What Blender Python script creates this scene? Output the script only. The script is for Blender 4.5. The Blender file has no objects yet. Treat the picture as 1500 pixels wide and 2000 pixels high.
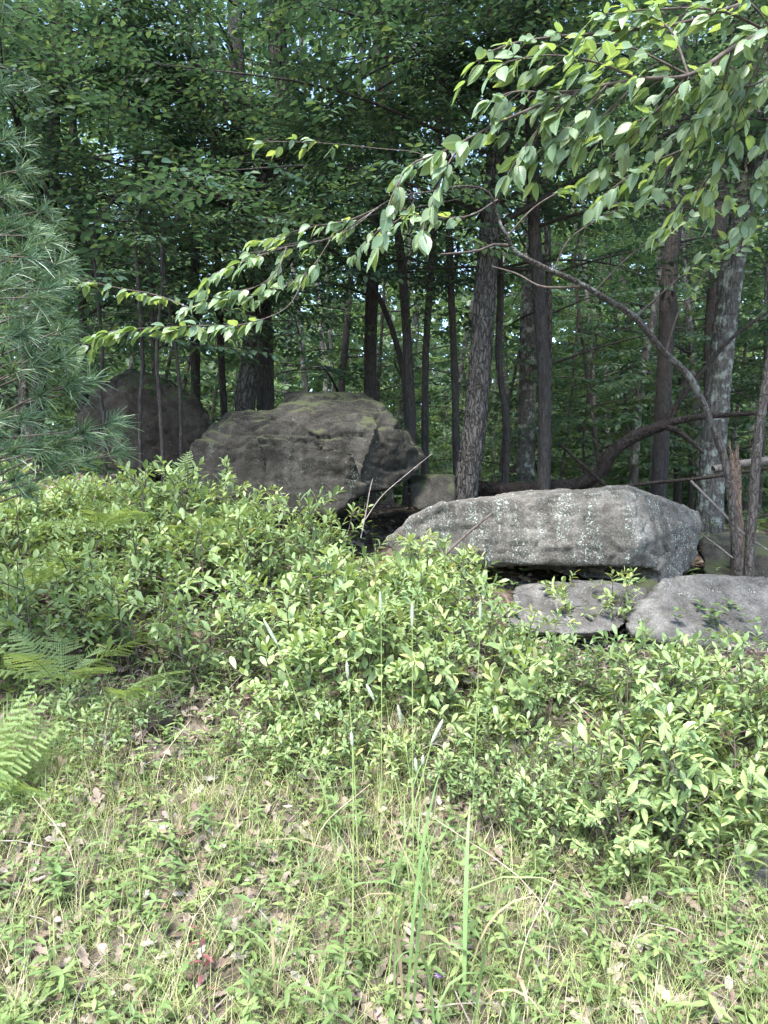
import bpy, bmesh, math, random
import numpy as np
from mathutils import Vector, noise as mnoise

random.seed(7)
rng = np.random.default_rng(7)
SC = bpy.context.scene
COL = SC.collection
PI = math.pi

# ------------------------------------------------------------------ camera
CZ = 1.6                      # eye height
F = 1387.0                    # focal length in photo pixels (1500 x 2000)
cam_d = bpy.data.cameras.new('camera')
cam = bpy.data.objects.new('camera', cam_d)
COL.objects.link(cam)
cam.location = (0, 0, CZ)
cam.rotation_euler = (math.radians(90), 0, 0)
cam_d.sensor_fit = 'VERTICAL'
cam_d.sensor_height = 36.0
cam_d.lens = 36.0 * F / 2000.0
cam_d.clip_end = 2000
cam_d.clip_start = 0.05
SC.camera = cam

# ------------------------------------------------------------------ sky, sun, exposure
SUN_EL, SUN_AZ = math.radians(60), math.radians(202)      # azimuth clockwise from +Y: behind the camera, to the left
world = bpy.data.worlds.new('World')
SC.world = world
world.use_nodes = True
wn = world.node_tree.nodes
sky = wn.new('ShaderNodeTexSky')
sky.sky_type = 'NISHITA'
sky.sun_disc = False
sky.sun_elevation = SUN_EL
sky.sun_rotation = SUN_AZ
sky.air_density = 1.0
sky.dust_density = 1.0
world.node_tree.links.new(sky.outputs[0], wn['Background'].inputs[0])
wn['Background'].inputs[1].default_value = 0.15
sun_d = bpy.data.lights.new('sun', 'SUN')
sun_d.energy = 3.0
sun_d.angle = math.radians(14)
sun_d.color = (1.0, 0.975, 0.94)
sun = bpy.data.objects.new('sun', sun_d)
COL.objects.link(sun)
sdir = Vector((math.sin(SUN_AZ) * math.cos(SUN_EL), math.cos(SUN_AZ) * math.cos(SUN_EL), math.sin(SUN_EL)))
sun.rotation_euler = sdir.to_track_quat('Z', 'Y').to_euler()
sun.location = sdir * 30
VS = SC.view_settings
VS.view_transform = 'Standard'
VS.look = 'None'
VS.exposure = 2.22
VS.gamma = 1.0
VS.use_curve_mapping = False
CY = SC.cycles
CY.use_denoising = True
CY.max_bounces = 4
CY.diffuse_bounces = 3
CY.transmission_bounces = 3
CY.use_adaptive_sampling = True
CY.adaptive_threshold = 0.04
CY.glossy_bounces = 2
CY.sample_clamp_indirect = 6

# ------------------------------------------------------------------ helpers
def P(px, py, d):
    return np.array([(px - 750.0) / F * d, d, CZ + (1000.0 - py) / F * d])

def smooth(a, b, x):
    t = np.clip((np.asarray(x, float) - a) / (b - a), 0, 1)
    return t * t * (3 - 2 * t)

def wob(x, y):
    return (0.035 * np.sin(1.7 * x + 0.6 * y + 1) + 0.03 * np.sin(-1.1 * x + 2.3 * y) + 0.015 * np.sin(4.1 * x + 3.3 * y + 2)
            + 0.012 * np.sin(6.7 * x - 5.2 * y))

def ground_z(x, y):
    x = np.asarray(x, float); y = np.asarray(y, float)
    b = np.interp(y, [-80, -4, 0, 1, 2, 3, 4, 5, 6, 8, 12, 30, 80, 400],
                  [-0.9, -0.6, -0.45, -0.2, 0.1, 0.42, 0.76, 1.06, 1.28, 1.55, 1.62, 1.9, 3.0, 22])
    b = b + 0.42 * smooth(0.4, 3.4, -x) * smooth(3.6, 8, y) - 0.33 * smooth(0.1, 1.5, x) * smooth(3.3, 4.8, y)
    b = b - 0.40 * np.exp(-(((x - 0.12) / 0.5) ** 2 + ((y - 6.55) / 0.55) ** 2))
    return b + wob(x, y) * np.clip(y / 2, 0.4, 1.6)

def tag(o, label=None, cat=None, group=None, kind=None):
    if label: o['label'] = label
    if cat: o['category'] = cat
    if group: o['group'] = group
    if kind: o['kind'] = kind
    return o

def empty(name, loc):
    o = bpy.data.objects.new(name, None)
    o.location = loc
    o.empty_display_size = 0.1
    COL.objects.link(o)
    return o

def mesh_np(name, verts, faces, mat, tint=None, smooth_shade=False):
    """verts (N,3), faces (M,k) with one k"""
    verts = np.ascontiguousarray(verts, np.float32).reshape(-1, 3)
    faces = np.ascontiguousarray(faces, np.int32)
    m, k = faces.shape
    me = bpy.data.meshes.new(name)
    me.vertices.add(len(verts)); me.vertices.foreach_set('co', verts.ravel())
    me.loops.add(m * k); me.loops.foreach_set('vertex_index', faces.ravel())
    me.polygons.add(m)
    me.polygons.foreach_set('loop_start', np.arange(0, m * k, k, dtype=np.int32))
    if smooth_shade:
        me.polygons.foreach_set('use_smooth', np.ones(m, bool))
    if tint is not None:
        a = me.attributes.new('tint', 'FLOAT', 'POINT')
        a.data.foreach_set('value', np.ascontiguousarray(tint, np.float32))
    me.update(calc_edges=True)
    if mat: me.materials.append(mat)
    return me

def obj(name, me, parent=None, loc=None):
    o = bpy.data.objects.new(name, me)
    COL.objects.link(o)
    if parent is not None: o.parent = parent
    if loc is not None: o.location = loc
    return o

class Acc:
    """collects vertices and faces of one face size"""
    def __init__(s): s.v = []; s.f = []; s.t = []; s.n = 0
    def add(s, v, f, t=None):
        v = np.asarray(v, float).reshape(-1, 3); f = np.asarray(f, int)
        s.v.append(v); s.f.append(f + s.n); s.n += len(v)
        s.t.append(np.full(len(v), 0.5) if t is None else (np.full(len(v), t) if np.isscalar(t) else t))
    def mesh(s, name, mat, sm=False):
        return mesh_np(name, np.concatenate(s.v), np.concatenate(s.f), mat, np.concatenate(s.t), sm)

def catmull(pts, n):
    pts = [np.asarray(p, float) for p in pts]
    if len(pts) == 2:
        return np.array([pts[0] + (pts[1] - pts[0]) * t for t in np.linspace(0, 1, n)])
    ext = [2 * pts[0] - pts[1]] + pts + [2 * pts[-1] - pts[-2]]
    out = []
    for u in np.linspace(0, len(pts) - 1, n):
        i = min(int(u), len(pts) - 2); t = u - i
        a, b, c, d = ext[i:i + 4]
        out.append(0.5 * ((2 * b) + (c - a) * t + (2 * a - 5 * b + 4 * c - d) * t * t + (3 * b - a - 3 * c + d) * t ** 3))
    return np.array(out)

def tube(sp, rad, n=6, ridge=None, cap=True):
    """quad tube along sp with radii; ridge(theta, s) multiplies the radius"""
    sp = np.asarray(sp, float); m = len(sp)
    rad = np.broadcast_to(np.asarray(rad, float), (m,)) if np.ndim(rad) else np.full(m, rad)
    tg = np.gradient(sp, axis=0); tg /= np.linalg.norm(tg, axis=1)[:, None] + 1e-9
    ref = np.array([0, 1.0, 0.05]) if abs(tg[0][1]) < 0.8 else np.array([1.0, 0, 0])
    u = np.cross(tg, ref); u /= np.linalg.norm(u, axis=1)[:, None] + 1e-9
    w = np.cross(tg, u)
    th = np.linspace(0, 2 * PI, n, endpoint=False)
    r = rad[:, None] * np.ones(n)[None]
    if ridge is not None:
        L = np.concatenate([[0], np.cumsum(np.linalg.norm(np.diff(sp, axis=0), axis=1))])
        r = r * ridge(th[None, :], L[:, None])
    v = sp[:, None] + r[..., None] * (np.cos(th)[None, :, None] * u[:, None] + np.sin(th)[None, :, None] * w[:, None])
    i = np.arange(m - 1)[:, None] * n; j = np.arange(n)[None]; j2 = (j + 1) % n
    f = np.stack([i + j, i + j2, i + n + j2, i + n + j], -1).reshape(-1, 4)
    return v.reshape(-1, 3), f

# ------------------------------------------------------------------ materials
def nt(name):
    m = bpy.data.materials.new(name); m.use_nodes = True
    t = m.node_tree; t.nodes.clear()
    out = t.nodes.new('ShaderNodeOutputMaterial')
    def N(kind, **kw):
        n = t.nodes.new('ShaderNode' + kind)
        for k, v in kw.items(): setattr(n, k, v)
        return n
    return m, t, out, N

def ramp(N, stops):
    r = N('ValToRGB'); e = r.color_ramp.elements
    while len(e) < len(stops): e.new(0.5)
    for el, (p, c) in zip(e, stops):
        el.position = p; el.color = (*c, 1) if len(c) == 3 else c
    return r

def leaf_mat(name, stops, trans=0.35, tr_gain=(1.25, 1.2, 0.5), rough=0.5, spec=0.35, per_object=False, detail=True):
    m, t, out, N = nt(name)
    L = t.links.new
    if per_object:
        src = N('ObjectInfo').outputs['Random']
    else:
        a = N('Attribute'); a.attribute_name = 'tint'; src = a.outputs['Fac']
    r = ramp(N, stops); L(src, r.inputs[0])
    col = r.outputs[0]
    if detail:
        no = N('TexNoise'); no.inputs['Scale'].default_value = 9.0; no.inputs['Detail'].default_value = 2
        g = N('NewGeometry'); L(g.outputs['Position'], no.inputs['Vector'])
        hs = N('HueSaturation'); mr = N('MapRange')
        mr.inputs[1].default_value = 0.3; mr.inputs[2].default_value = 0.7; mr.inputs[3].default_value = 0.8; mr.inputs[4].default_value = 1.2
        L(no.outputs[0], mr.inputs[0]); L(mr.outputs[0], hs.inputs['Value']); L(col, hs.inputs['Color']); col = hs.outputs[0]
    if per_object:
        tc_ = N('TexCoord'); sx = N('SeparateXYZ'); L(tc_.outputs['Object'], sx.inputs[0])
        ab_ = N('Math', operation='ABSOLUTE'); L(sx.outputs[1], ab_.inputs[0])
        m1 = N('Math', operation='MULTIPLY_ADD'); L(ab_.outputs[0], m1.inputs[0]); m1.inputs[1].default_value = -0.75; L(sx.outputs[0], m1.inputs[2])
        m2 = N('Math', operation='MULTIPLY'); L(m1.outputs[0], m2.inputs[0]); m2.inputs[1].default_value = 55.0
        sn = N('Math', operation='SINE'); L(m2.outputs[0], sn.inputs[0])
        rv_ = ramp(N, [(0.0, (1.0, 1.0, 1.0)), (0.55, (1.0, 1.0, 1.0)), (1.0, (0.78, 0.80, 0.76))]); mr_ = N('MapRange'); mr_.inputs[1].default_value = -1; L(sn.outputs[0], mr_.inputs[0]); L(mr_.outputs[0], rv_.inputs[0])
        rm_ = ramp(N, [(0.0, (1.45, 1.4, 1.5)), (0.02, (1.3, 1.3, 1.3)), (0.045, (0.95, 0.95, 0.95))]); L(ab_.outputs[0], rm_.inputs[0])
        for q_ in (rv_, rm_):
            mm_ = N('Mix', data_type='RGBA', blend_type='MULTIPLY'); mm_.inputs[0].default_value = 1; L(col, mm_.inputs[6]); L(q_.outputs[0], mm_.inputs[7]); col = mm_.outputs[2]
    p = N('BsdfPrincipled'); p.inputs['Roughness'].default_value = rough
    p.inputs['Specular IOR Level'].default_value = spec
    L(col, p.inputs['Base Color'])
    tr = N('BsdfTranslucent')
    mx = N('Mix', data_type='RGBA', blend_type='MULTIPLY'); mx.inputs[0].default_value = 1.0
    L(col, mx.inputs[6]); mx.inputs[7].default_value = (*tr_gain, 1)
    L(mx.outputs[2], tr.inputs[0])
    ms = N('MixShader'); ms.inputs[0].default_value = trans
    L(p.outputs[0], ms.inputs[1]); L(tr.outputs[0], ms.inputs[2]); L(ms.outputs[0], out.inputs[0])
    return m

def bark_mat(name, dark, light, lichen=None, lich=0.5, scale=1.0, bump=0.5):
    m, t, out, N = nt(name); L = t.links.new
    g = N('NewGeometry'); mp = N('Mapping'); L(g.outputs['Position'], mp.inputs[0])
    mp.inputs['Scale'].default_value = (36 * scale, 36 * scale, 6.0 * scale)
    n1 = N('TexNoise'); n1.inputs['Detail'].default_value = 5; n1.inputs['Scale'].default_value = 1.0; n1.inputs['Distortion'].default_value = 0.6
    L(mp.outputs[0], n1.inputs['Vector'])
    r = ramp(N, [(0.33, [c * 0.6 + l * 0.4 for c, l in zip(dark, light)]), (0.62, light)]); L(n1.outputs[0], r.inputs[0])
    col = r.outputs[0]
    vmp = N('Mapping'); vmp.inputs['Scale'].default_value = (26 * scale, 26 * scale, 5.0 * scale)
    dnz = N('TexNoise'); dnz.inputs['Scale'].default_value = 9; dnz.inputs['Detail'].default_value = 3; L(g.outputs['Position'], dnz.inputs['Vector'])
    dmx = N('Mix', data_type='RGBA', blend_type='LINEAR_LIGHT'); dmx.inputs[0].default_value = 0.05; L(g.outputs['Position'], dmx.inputs[6]); L(dnz.outputs['Color'], dmx.inputs[7])
    L(dmx.outputs[2], vmp.inputs[0])
    vor = N('TexVoronoi'); vor.feature = 'DISTANCE_TO_EDGE'; vor.inputs['Scale'].default_value = 1.0; L(vmp.outputs[0], vor.inputs['Vector'])
    vr = ramp(N, [(0.0, (0.3, 0.29, 0.28)), (0.16, (1, 1, 1))]); L(vor.outputs[0], vr.inputs[0])
    vm = N('Mix', data_type='RGBA', blend_type='MULTIPLY'); vm.inputs[0].default_value = min(1.0, bump * 1.1); L(col, vm.inputs[6]); L(vr.outputs[0], vm.inputs[7]); col = vm.outputs[2]
    hgt = N('Math', operation='MULTIPLY_ADD'); L(vr.outputs[0], hgt.inputs[0]); hgt.inputs[1].default_value = 0.8; L(n1.outputs[0], hgt.inputs[2])
    if lichen:
        n2 = N('TexNoise'); n2.inputs['Scale'].default_value = 7; n2.inputs['Detail'].default_value = 6; n2.inputs['Roughness'].default_value = 0.7
        L(g.outputs['Position'], n2.inputs['Vector'])
        rr = ramp(N, [(lich, (0, 0, 0)), (lich + 0.09, (1, 1, 1))]); L(n2.outputs[0], rr.inputs[0])
        mx = N('Mix', data_type='RGBA'); L(rr.outputs[0], mx.inputs[0]); L(col, mx.inputs[6]); mx.inputs[7].default_value = (*lichen, 1)
        col = mx.outputs[2]
    p = N('BsdfPrincipled'); p.inputs['Roughness'].default_value = 0.9; p.inputs['Specular IOR Level'].default_value = 0.15
    L(col, p.inputs['Base Color'])
    b = N('Bump'); b.inputs['Strength'].default_value = bump; b.inputs['Distance'].default_value = 0.03
    L(hgt.outputs[0], b.inputs['Height']); L(b.outputs[0], p.inputs['Normal']); L(p.outputs[0], out.inputs[0])
    return m

def rock_mat(name, base, light, dark, lich_amt=0.5, lich_col=(0.42, 0.47, 0.40), moss=0.0, strata=1.0):
    m, t, out, N = nt(name); L = t.links.new
    g = N('NewGeometry')
    big = N('TexNoise'); big.inputs['Scale'].default_value = 2.2; big.inputs['Detail'].default_value = 6; big.inputs['Roughness'].default_value = 0.65
    L(g.outputs['Position'], big.inputs['Vector'])
    r = ramp(N, [(0.3, dark), (0.52, base), (0.72, light)]); L(big.outputs[0], r.inputs[0]); col = r.outputs[0]
    # vertical streaks of weathering
    mp = N('Mapping'); mp.inputs['Scale'].default_value = (6, 6, 0.9); L(g.outputs['Position'], mp.inputs[0])
    st = N('TexNoise'); st.inputs['Scale'].default_value = 1.6; st.inputs['Detail'].default_value = 5; L(mp.outputs[0], st.inputs['Vector'])
    rs = ramp(N, [(0.42, (0.62, 0.6, 0.57)), (0.6, (1.12, 1.1, 1.08))]); L(st.outputs[0], rs.inputs[0])
    mm = N('Mix', data_type='RGBA', blend_type='MULTIPLY'); mm.inputs[0].default_value = 0.8; L(col, mm.inputs[6]); L(rs.outputs[0], mm.inputs[7]); col = mm.outputs[2]
    # fine grain
    gr = N('TexNoise'); gr.inputs['Scale'].default_value = 60; gr.inputs['Detail'].default_value = 4; L(g.outputs['Position'], gr.inputs['Vector'])
    rg = ramp(N, [(0.3, (0.6, 0.6, 0.6)), (0.7, (1.35, 1.35, 1.35))]); L(gr.outputs[0], rg.inputs[0])
    m2 = N('Mix', data_type='RGBA', blend_type='MULTIPLY'); m2.inputs[0].default_value = 0.8; L(col, m2.inputs[6]); L(rg.outputs[0], m2.inputs[7]); col = m2.outputs[2]
    # lichen specks: small voronoi spots where a broad mask allows
    vo = N('TexVoronoi'); vo.inputs['Scale'].default_value = 34
    dn = N('TexNoise'); dn.inputs['Scale'].default_value = 25; dn.inputs['Detail'].default_value = 3; L(g.outputs['Position'], dn.inputs['Vector'])
    ad = N('Mix', data_type='RGBA', blend_type='LINEAR_LIGHT'); ad.inputs[0].default_value = 0.06
    L(g.outputs['Position'], ad.inputs[6]); L(dn.outputs['Color'], ad.inputs[7]); L(ad.outputs[2], vo.inputs['Vector'])
    rv = ramp(N, [(0.22, (1, 1, 1)), (0.36, (0, 0, 0))]); L(vo.outputs['Distance'], rv.inputs[0])
    mk = N('TexNoise'); mk.inputs['Scale'].default_value = 4.5; mk.inputs['Detail'].default_value = 5; mk.inputs['Roughness'].default_value = 0.7
    mp2 = N('Mapping'); mp2.inputs['Scale'].default_value = (2.0, 2.0, 0.45); mp2.inputs['Location'].default_value = (3.1, 1.7, 0.4); L(g.outputs['Position'], mp2.inputs[0]); L(mp2.outputs[0], mk.inputs['Vector'])
    rm = ramp(N, [(0.68 - 0.25 * lich_amt, (0, 0, 0)), (0.76 - 0.25 * lich_amt, (1, 1, 1))]); L(mk.outputs[0], rm.inputs[0])
    mul = N('Math', operation='MULTIPLY'); L(rv.outputs[0], mul.inputs[0]); L(rm.outputs[0], mul.inputs[1])
    fine = N('TexNoise'); fine.inputs['Scale'].default_value = 90; fine.inputs['Detail'].default_value = 3; L(g.outputs['Position'], fine.inputs['Vector'])
    rf = ramp(N, [(0.57, (0, 0, 0)), (0.66, (0.9, 0.9, 0.9))]); L(fine.outputs[0], rf.inputs[0])
    mul2 = N('Math', operation='MAXIMUM'); 
    m5 = N('Math', operation='MULTIPLY'); L(rf.outputs[0], m5.inputs[0]); rm5 = ramp(N, [(0.35, (0.12, 0.12, 0.12)), (0.62, (1, 1, 1))]); L(mk.outputs[0], rm5.inputs[0]); L(rm5.outputs[0], m5.inputs[1]); m4 = N('Math', operation='MULTIPLY'); L(m5.outputs[0], m4.inputs[0]); m4.inputs[1].default_value = min(1.0, lich_amt)
    L(mul.outputs[0], mul2.inputs[0]); L(m4.outputs[0], mul2.inputs[1])
    ml = N('Mix', data_type='RGBA'); L(mul2.outputs[0], ml.inputs[0]); L(col, ml.inputs[6]); ml.inputs[7].default_value = (*lich_col, 1); col = ml.outputs[2]
    if moss > 0:
        sx = N('SeparateXYZ'); L(g.outputs['Normal'], sx.inputs[0])
        mo = N('TexNoise'); mo.inputs['Scale'].default_value = 3.3; mo.inputs['Detail'].default_value = 5; L(g.outputs['Position'], mo.inputs['Vector'])
        a1 = N('Math', operation='MULTIPLY_ADD'); L(sx.outputs[2], a1.inputs[0]); a1.inputs[1].default_value = 0.5; L(mo.outputs[0], a1.inputs[2])
        rmo = ramp(N, [(0.86 - 0.12 * moss, (0, 0, 0)), (0.98 - 0.1 * moss, (1, 1, 1))]); L(a1.outputs[0], rmo.inputs[0])
        mmo = N('Mix', data_type='RGBA'); L(rmo.outputs[0], mmo.inputs[0]); L(col, mmo.inputs[6]); mmo.inputs[7].default_value = (0.05, 0.056, 0.03, 1); col = mmo.outputs[2]
    p = N('BsdfPrincipled'); p.inputs['Roughness'].default_value = 0.92; p.inputs['Specular IOR Level'].default_value = 0.15
    L(col, p.inputs['Base Color'])
    b = N('Bump'); b.inputs['Strength'].default_value = 0.55; b.inputs['Distance'].default_value = 0.02
    s2 = N('Math', operation='MULTIPLY_ADD'); L(gr.outputs[0], s2.inputs[0]); s2.inputs[1].default_value = 0.5; L(big.outputs[0], s2.inputs[2])
    L(s2.outputs[0], b.inputs['Height']); L(b.outputs[0], p.inputs['Normal']); L(p.outputs[0], out.inputs[0])
    return m

def plain_mat(name, stops, rough=0.8, scale=14, attr=False, per_object=False):
    m, t, out, N = nt(name); L = t.links.new
    r = ramp(N, stops)
    if attr:
        a = N('Attribute'); a.attribute_name = 'tint'; L(a.outputs['Fac'], r.inputs[0])
    elif per_object:
        L(N('ObjectInfo').outputs['Random'], r.inputs[0])
    else:
        g = N('NewGeometry'); n = N('TexNoise'); n.inputs['Scale'].default_value = scale; n.inputs['Detail'].default_value = 5
        L(g.outputs['Position'], n.inputs['Vector']); L(n.outputs[0], r.inputs[0])
    p = N('BsdfPrincipled'); p.inputs['Roughness'].default_value = rough; p.inputs['Specular IOR Level'].default_value = 0.2
    L(r.outputs[0], p.inputs['Base Color']); L(p.outputs[0], out.inputs[0])
    return m

SHRUB = [(0.0, (0.14, 0.215, 0.095)), (0.4, (0.22, 0.305, 0.13)), (0.75, (0.285, 0.37, 0.155)), (0.95, (0.34, 0.41, 0.165)), (1.0, (0.36, 0.35, 0.16))]
M = {}
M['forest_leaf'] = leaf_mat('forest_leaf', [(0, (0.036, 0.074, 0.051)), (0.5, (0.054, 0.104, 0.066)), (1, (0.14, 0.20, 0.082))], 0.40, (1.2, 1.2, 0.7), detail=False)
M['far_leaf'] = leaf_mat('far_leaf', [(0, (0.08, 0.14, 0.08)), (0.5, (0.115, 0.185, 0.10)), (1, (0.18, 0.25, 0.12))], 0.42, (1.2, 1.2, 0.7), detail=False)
M['hero_leaf'] = leaf_mat('hero_leaf', [(0, (0.13, 0.205, 0.12)), (0.5, (0.195, 0.28, 0.17)), (1, (0.28, 0.35, 0.185))], 0.42, (1.4, 1.35, 0.45), 0.42, 0.45)
M['hero_leaf_obj'] = leaf_mat('hero_leaf_single', [(0, (0.13, 0.205, 0.12)), (0.5, (0.195, 0.28, 0.17)), (1, (0.28, 0.35, 0.185))], 0.42, (1.4, 1.35, 0.45), 0.42, 0.45, per_object=True)
M['shrub_leaf'] = leaf_mat('shrub_leaf', SHRUB, 0.36, (1.2, 1.15, 0.5), 0.45, 0.4)
M['shrub_leaf_obj'] = leaf_mat('shrub_leaf_single', SHRUB, 0.36, (1.2, 1.15, 0.5), 0.45, 0.4, per_object=True)
M['herb'] = leaf_mat('herb', [(0, (0.10, 0.165, 0.065)), (0.5, (0.165, 0.24, 0.09)), (1, (0.27, 0.33, 0.13))], 0.36, (1.2, 1.15, 0.5), 0.5, 0.35)
M['grass'] = leaf_mat('grass', [(0, (0.15, 0.22, 0.085)), (0.45, (0.27, 0.33, 0.12)), (0.75, (0.42, 0.41, 0.22)), (1, (0.55, 0.49, 0.38))], 0.35, (1.15, 1.1, 0.6), 0.55, 0.3)
M['reed'] = leaf_mat('reed', [(0, (0.15, 0.24, 0.09)), (0.5, (0.22, 0.32, 0.13)), (0.75, (0.40, 0.40, 0.22)), (1, (0.40, 0.30, 0.21))], 0.35, (1.15, 1.1, 0.6), 0.5, 0.35)
M['fern'] = leaf_mat('fern', [(0, (0.20, 0.29, 0.11)), (1, (0.30, 0.39, 0.17))], 0.4, (1.25, 1.15, 0.5), 0.5, 0.3)
M['needle'] = leaf_mat('needle', [(0, (0.045, 0.095, 0.055)), (0.5, (0.085, 0.15, 0.082)), (1, (0.21, 0.265, 0.12))], 0.25, (1.1, 1.1, 0.7), 0.4, 0.4, detail=False)
M['litter'] = leaf_mat('litter', [(0, (0.12, 0.08, 0.06)), (0.35, (0.20, 0.145, 0.115)), (0.7, (0.28, 0.225, 0.19)), (1, (0.36, 0.315, 0.28))], 0.12, (1.1, 1, 0.8), 0.75, 0.2)
M['redleaf'] = leaf_mat('redleaf', [(0, (0.14, 0.06, 0.07)), (1, (0.22, 0.08, 0.075))], 0.25, (1.2, 0.9, 0.8))
M['petal'] = leaf_mat('petal', [(0, (0.38, 0.24, 0.52)), (1, (0.48, 0.33, 0.6))], 0.3, (1, 0.9, 1))
M['seed'] = plain_mat('seed_head', [(0.35, (0.16, 0.2, 0.12)), (0.65, (0.34, 0.37, 0.28))], 0.9, 160)
M['stalk'] = plain_mat('green_stalk', [(0.3, (0.16, 0.24, 0.07)), (0.7, (0.28, 0.33, 0.13))], 0.7, 20)
M['twig'] = plain_mat('twig_bark', [(0.3, (0.05, 0.038, 0.033)), (0.7, (0.13, 0.105, 0.09))], 0.85, 30)
M['drytwig'] = plain_mat('dry_twig_bark', [(0.3, (0.16, 0.13, 0.11)), (0.7, (0.33, 0.29, 0.26))], 0.85, 30)
M['drystraw'] = plain_mat('dry_straw', [(0.3, (0.36, 0.28, 0.19)), (0.7, (0.55, 0.46, 0.36))], 0.8, 30)
M['bark_oak'] = bark_mat('bark_oak', (0.028, 0.025, 0.023), (0.125, 0.115, 0.105), (0.2, 0.22, 0.19), 0.64, 1.0, 0.9)
M['bark_dark'] = bark_mat('bark_dark', (0.022, 0.02, 0.018), (0.065, 0.058, 0.053), (0.10, 0.12, 0.10), 0.67, 1.2, 0.5)
M['bark_lichen'] = bark_mat('bark_lichen', (0.045, 0.042, 0.038), (0.12, 0.112, 0.10), (0.24, 0.26, 0.22), 0.52, 1.0, 0.6)
M['bark_grey'] = bark_mat('bark_grey', (0.05, 0.043, 0.038), (0.11, 0.098, 0.088), (0.2, 0.205, 0.185), 0.56, 1.6, 0.7)
M['deadwood'] = bark_mat('deadwood', (0.016, 0.013, 0.011), (0.05, 0.04, 0.034), (0.12, 0.115, 0.10), 0.68, 1.3, 0.7)
M['rawwood'] = bark_mat('rawwood', (0.06, 0.042, 0.032), (0.19, 0.14, 0.11), None, 0.5, 1.6, 0.7)
M['palewood'] = bark_mat('palewood', (0.07, 0.062, 0.055), (0.165, 0.15, 0.135), None, 0.5, 1.3, 0.4)
M['rock_lichen'] = rock_mat('rock_lichen', (0.108, 0.1, 0.089), (0.168, 0.157, 0.142), (0.055, 0.051, 0.046), 0.75, (0.33, 0.38, 0.335), 0.0)
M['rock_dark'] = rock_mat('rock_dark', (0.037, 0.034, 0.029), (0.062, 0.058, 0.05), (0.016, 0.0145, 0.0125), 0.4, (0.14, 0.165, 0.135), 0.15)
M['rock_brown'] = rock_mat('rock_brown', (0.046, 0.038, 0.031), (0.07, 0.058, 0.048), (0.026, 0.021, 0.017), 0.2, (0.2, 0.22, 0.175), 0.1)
M['rock_grey'] = rock_mat('rock_grey', (0.10, 0.096, 0.09), (0.15, 0.145, 0.137), (0.055, 0.053, 0.05), 0.5, (0.26, 0.27, 0.245), 0.0)

def ground_material():
    m, t, out, N = nt('forest_soil'); L = t.links.new
    g = N('NewGeometry')
    n1 = N('TexNoise'); n1.inputs['Scale'].default_value = 7; n1.inputs['Detail'].default_value = 8; n1.inputs['Roughness'].default_value = 0.7
    L(g.outputs['Position'], n1.inputs['Vector'])
    r = ramp(N, [(0.3, (0.035, 0.026, 0.02)), (0.5, (0.08, 0.06, 0.047)), (0.68, (0.16, 0.125, 0.10))]); L(n1.outputs[0], r.inputs[0])
    v = N('TexVoronoi'); v.inputs['Scale'].default_value = 22; L(g.outputs['Position'], v.inputs['Vector'])
    hv = N('HueSaturation'); hv.inputs['Saturation'].default_value = 0.9
    sp = N('SeparateColor'); L(v.outputs['Color'], sp.inputs[0])
    mr = N('MapRange'); mr.inputs[3].default_value = 0.6; mr.inputs[4].default_value = 1.35; L(sp.outputs[0], mr.inputs[0])
    L(mr.outputs[0], hv.inputs['Value']); L(r.outputs[0], hv.inputs['Color'])
    p = N('BsdfPrincipled'); p.inputs['Roughness'].default_value = 0.95; p.inputs['Specular IOR Level'].default_value = 0.1
    L(hv.outputs[0], p.inputs['Base Color'])
    b = N('Bump'); b.inputs['Strength'].default_value = 0.7; b.inputs['Distance'].default_value = 0.03
    L(v.outputs['Distance'], b.inputs['Height']); L(b.outputs[0], p.inputs['Normal']); L(p.outputs[0], out.inputs[0])
    return m
M['soil'] = ground_material()

# ------------------------------------------------------------------ ground
def axis(lo, hi, step, far_lo, far_hi, g=1.22):
    a = list(np.arange(lo, hi + 1e-6, step))
    s = step; x = hi
    while x < far_hi: s *= g; x += s; a.append(x)
    s = step; x = lo
    while x > far_lo: s *= g; x -= s; a.insert(0, x)
    return np.array(a)
gx = axis(-6, 6, 0.11, -420, 420); gy = axis(0.5, 11, 0.11, -80, 400)
X, Y = np.meshgrid(gx, gy)
Z = ground_z(X, Y)
near = (np.abs(X) < 6.2) & (Y < 12) & (Y > 0)
Z = Z + near * rng.normal(0, 0.008, Z.shape)
nx, ny = len(gx), len(gy)
ii = (np.arange(ny - 1)[:, None] * nx + np.arange(nx - 1)[None]).ravel()
gf = np.stack([ii, ii + 1, ii + 1 + nx, ii + nx], 1)
tag(obj('ground', mesh_np('ground', np.stack([X, Y, Z], -1), gf, M['soil'], None, True)), 'sloping woodland bank of brown soil and dead leaves', 'ground', kind='structure')

# ------------------------------------------------------------------ leaves
def leaf_template(stations, widths, fold=0.18, curl=0.12):
    """leaf along +x, length 1; quads each side of the midrib (tip and base closed)"""
    v = []; f = []
    k = len(stations)
    for s, w in zip(stations, widths):
        zc = -curl * s * s
        v += [(s, 0, zc - 0.0), (s, w, zc + fold * w), (s, -w, zc + fold * w)]
    for i in range(k - 1):
        a = 3 * i; b = a + 3
        f += [(a, b, b + 1, a + 1), (a, a + 2, b + 2, b)]
    return np.array(v, float), np.array(f, int)

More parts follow.
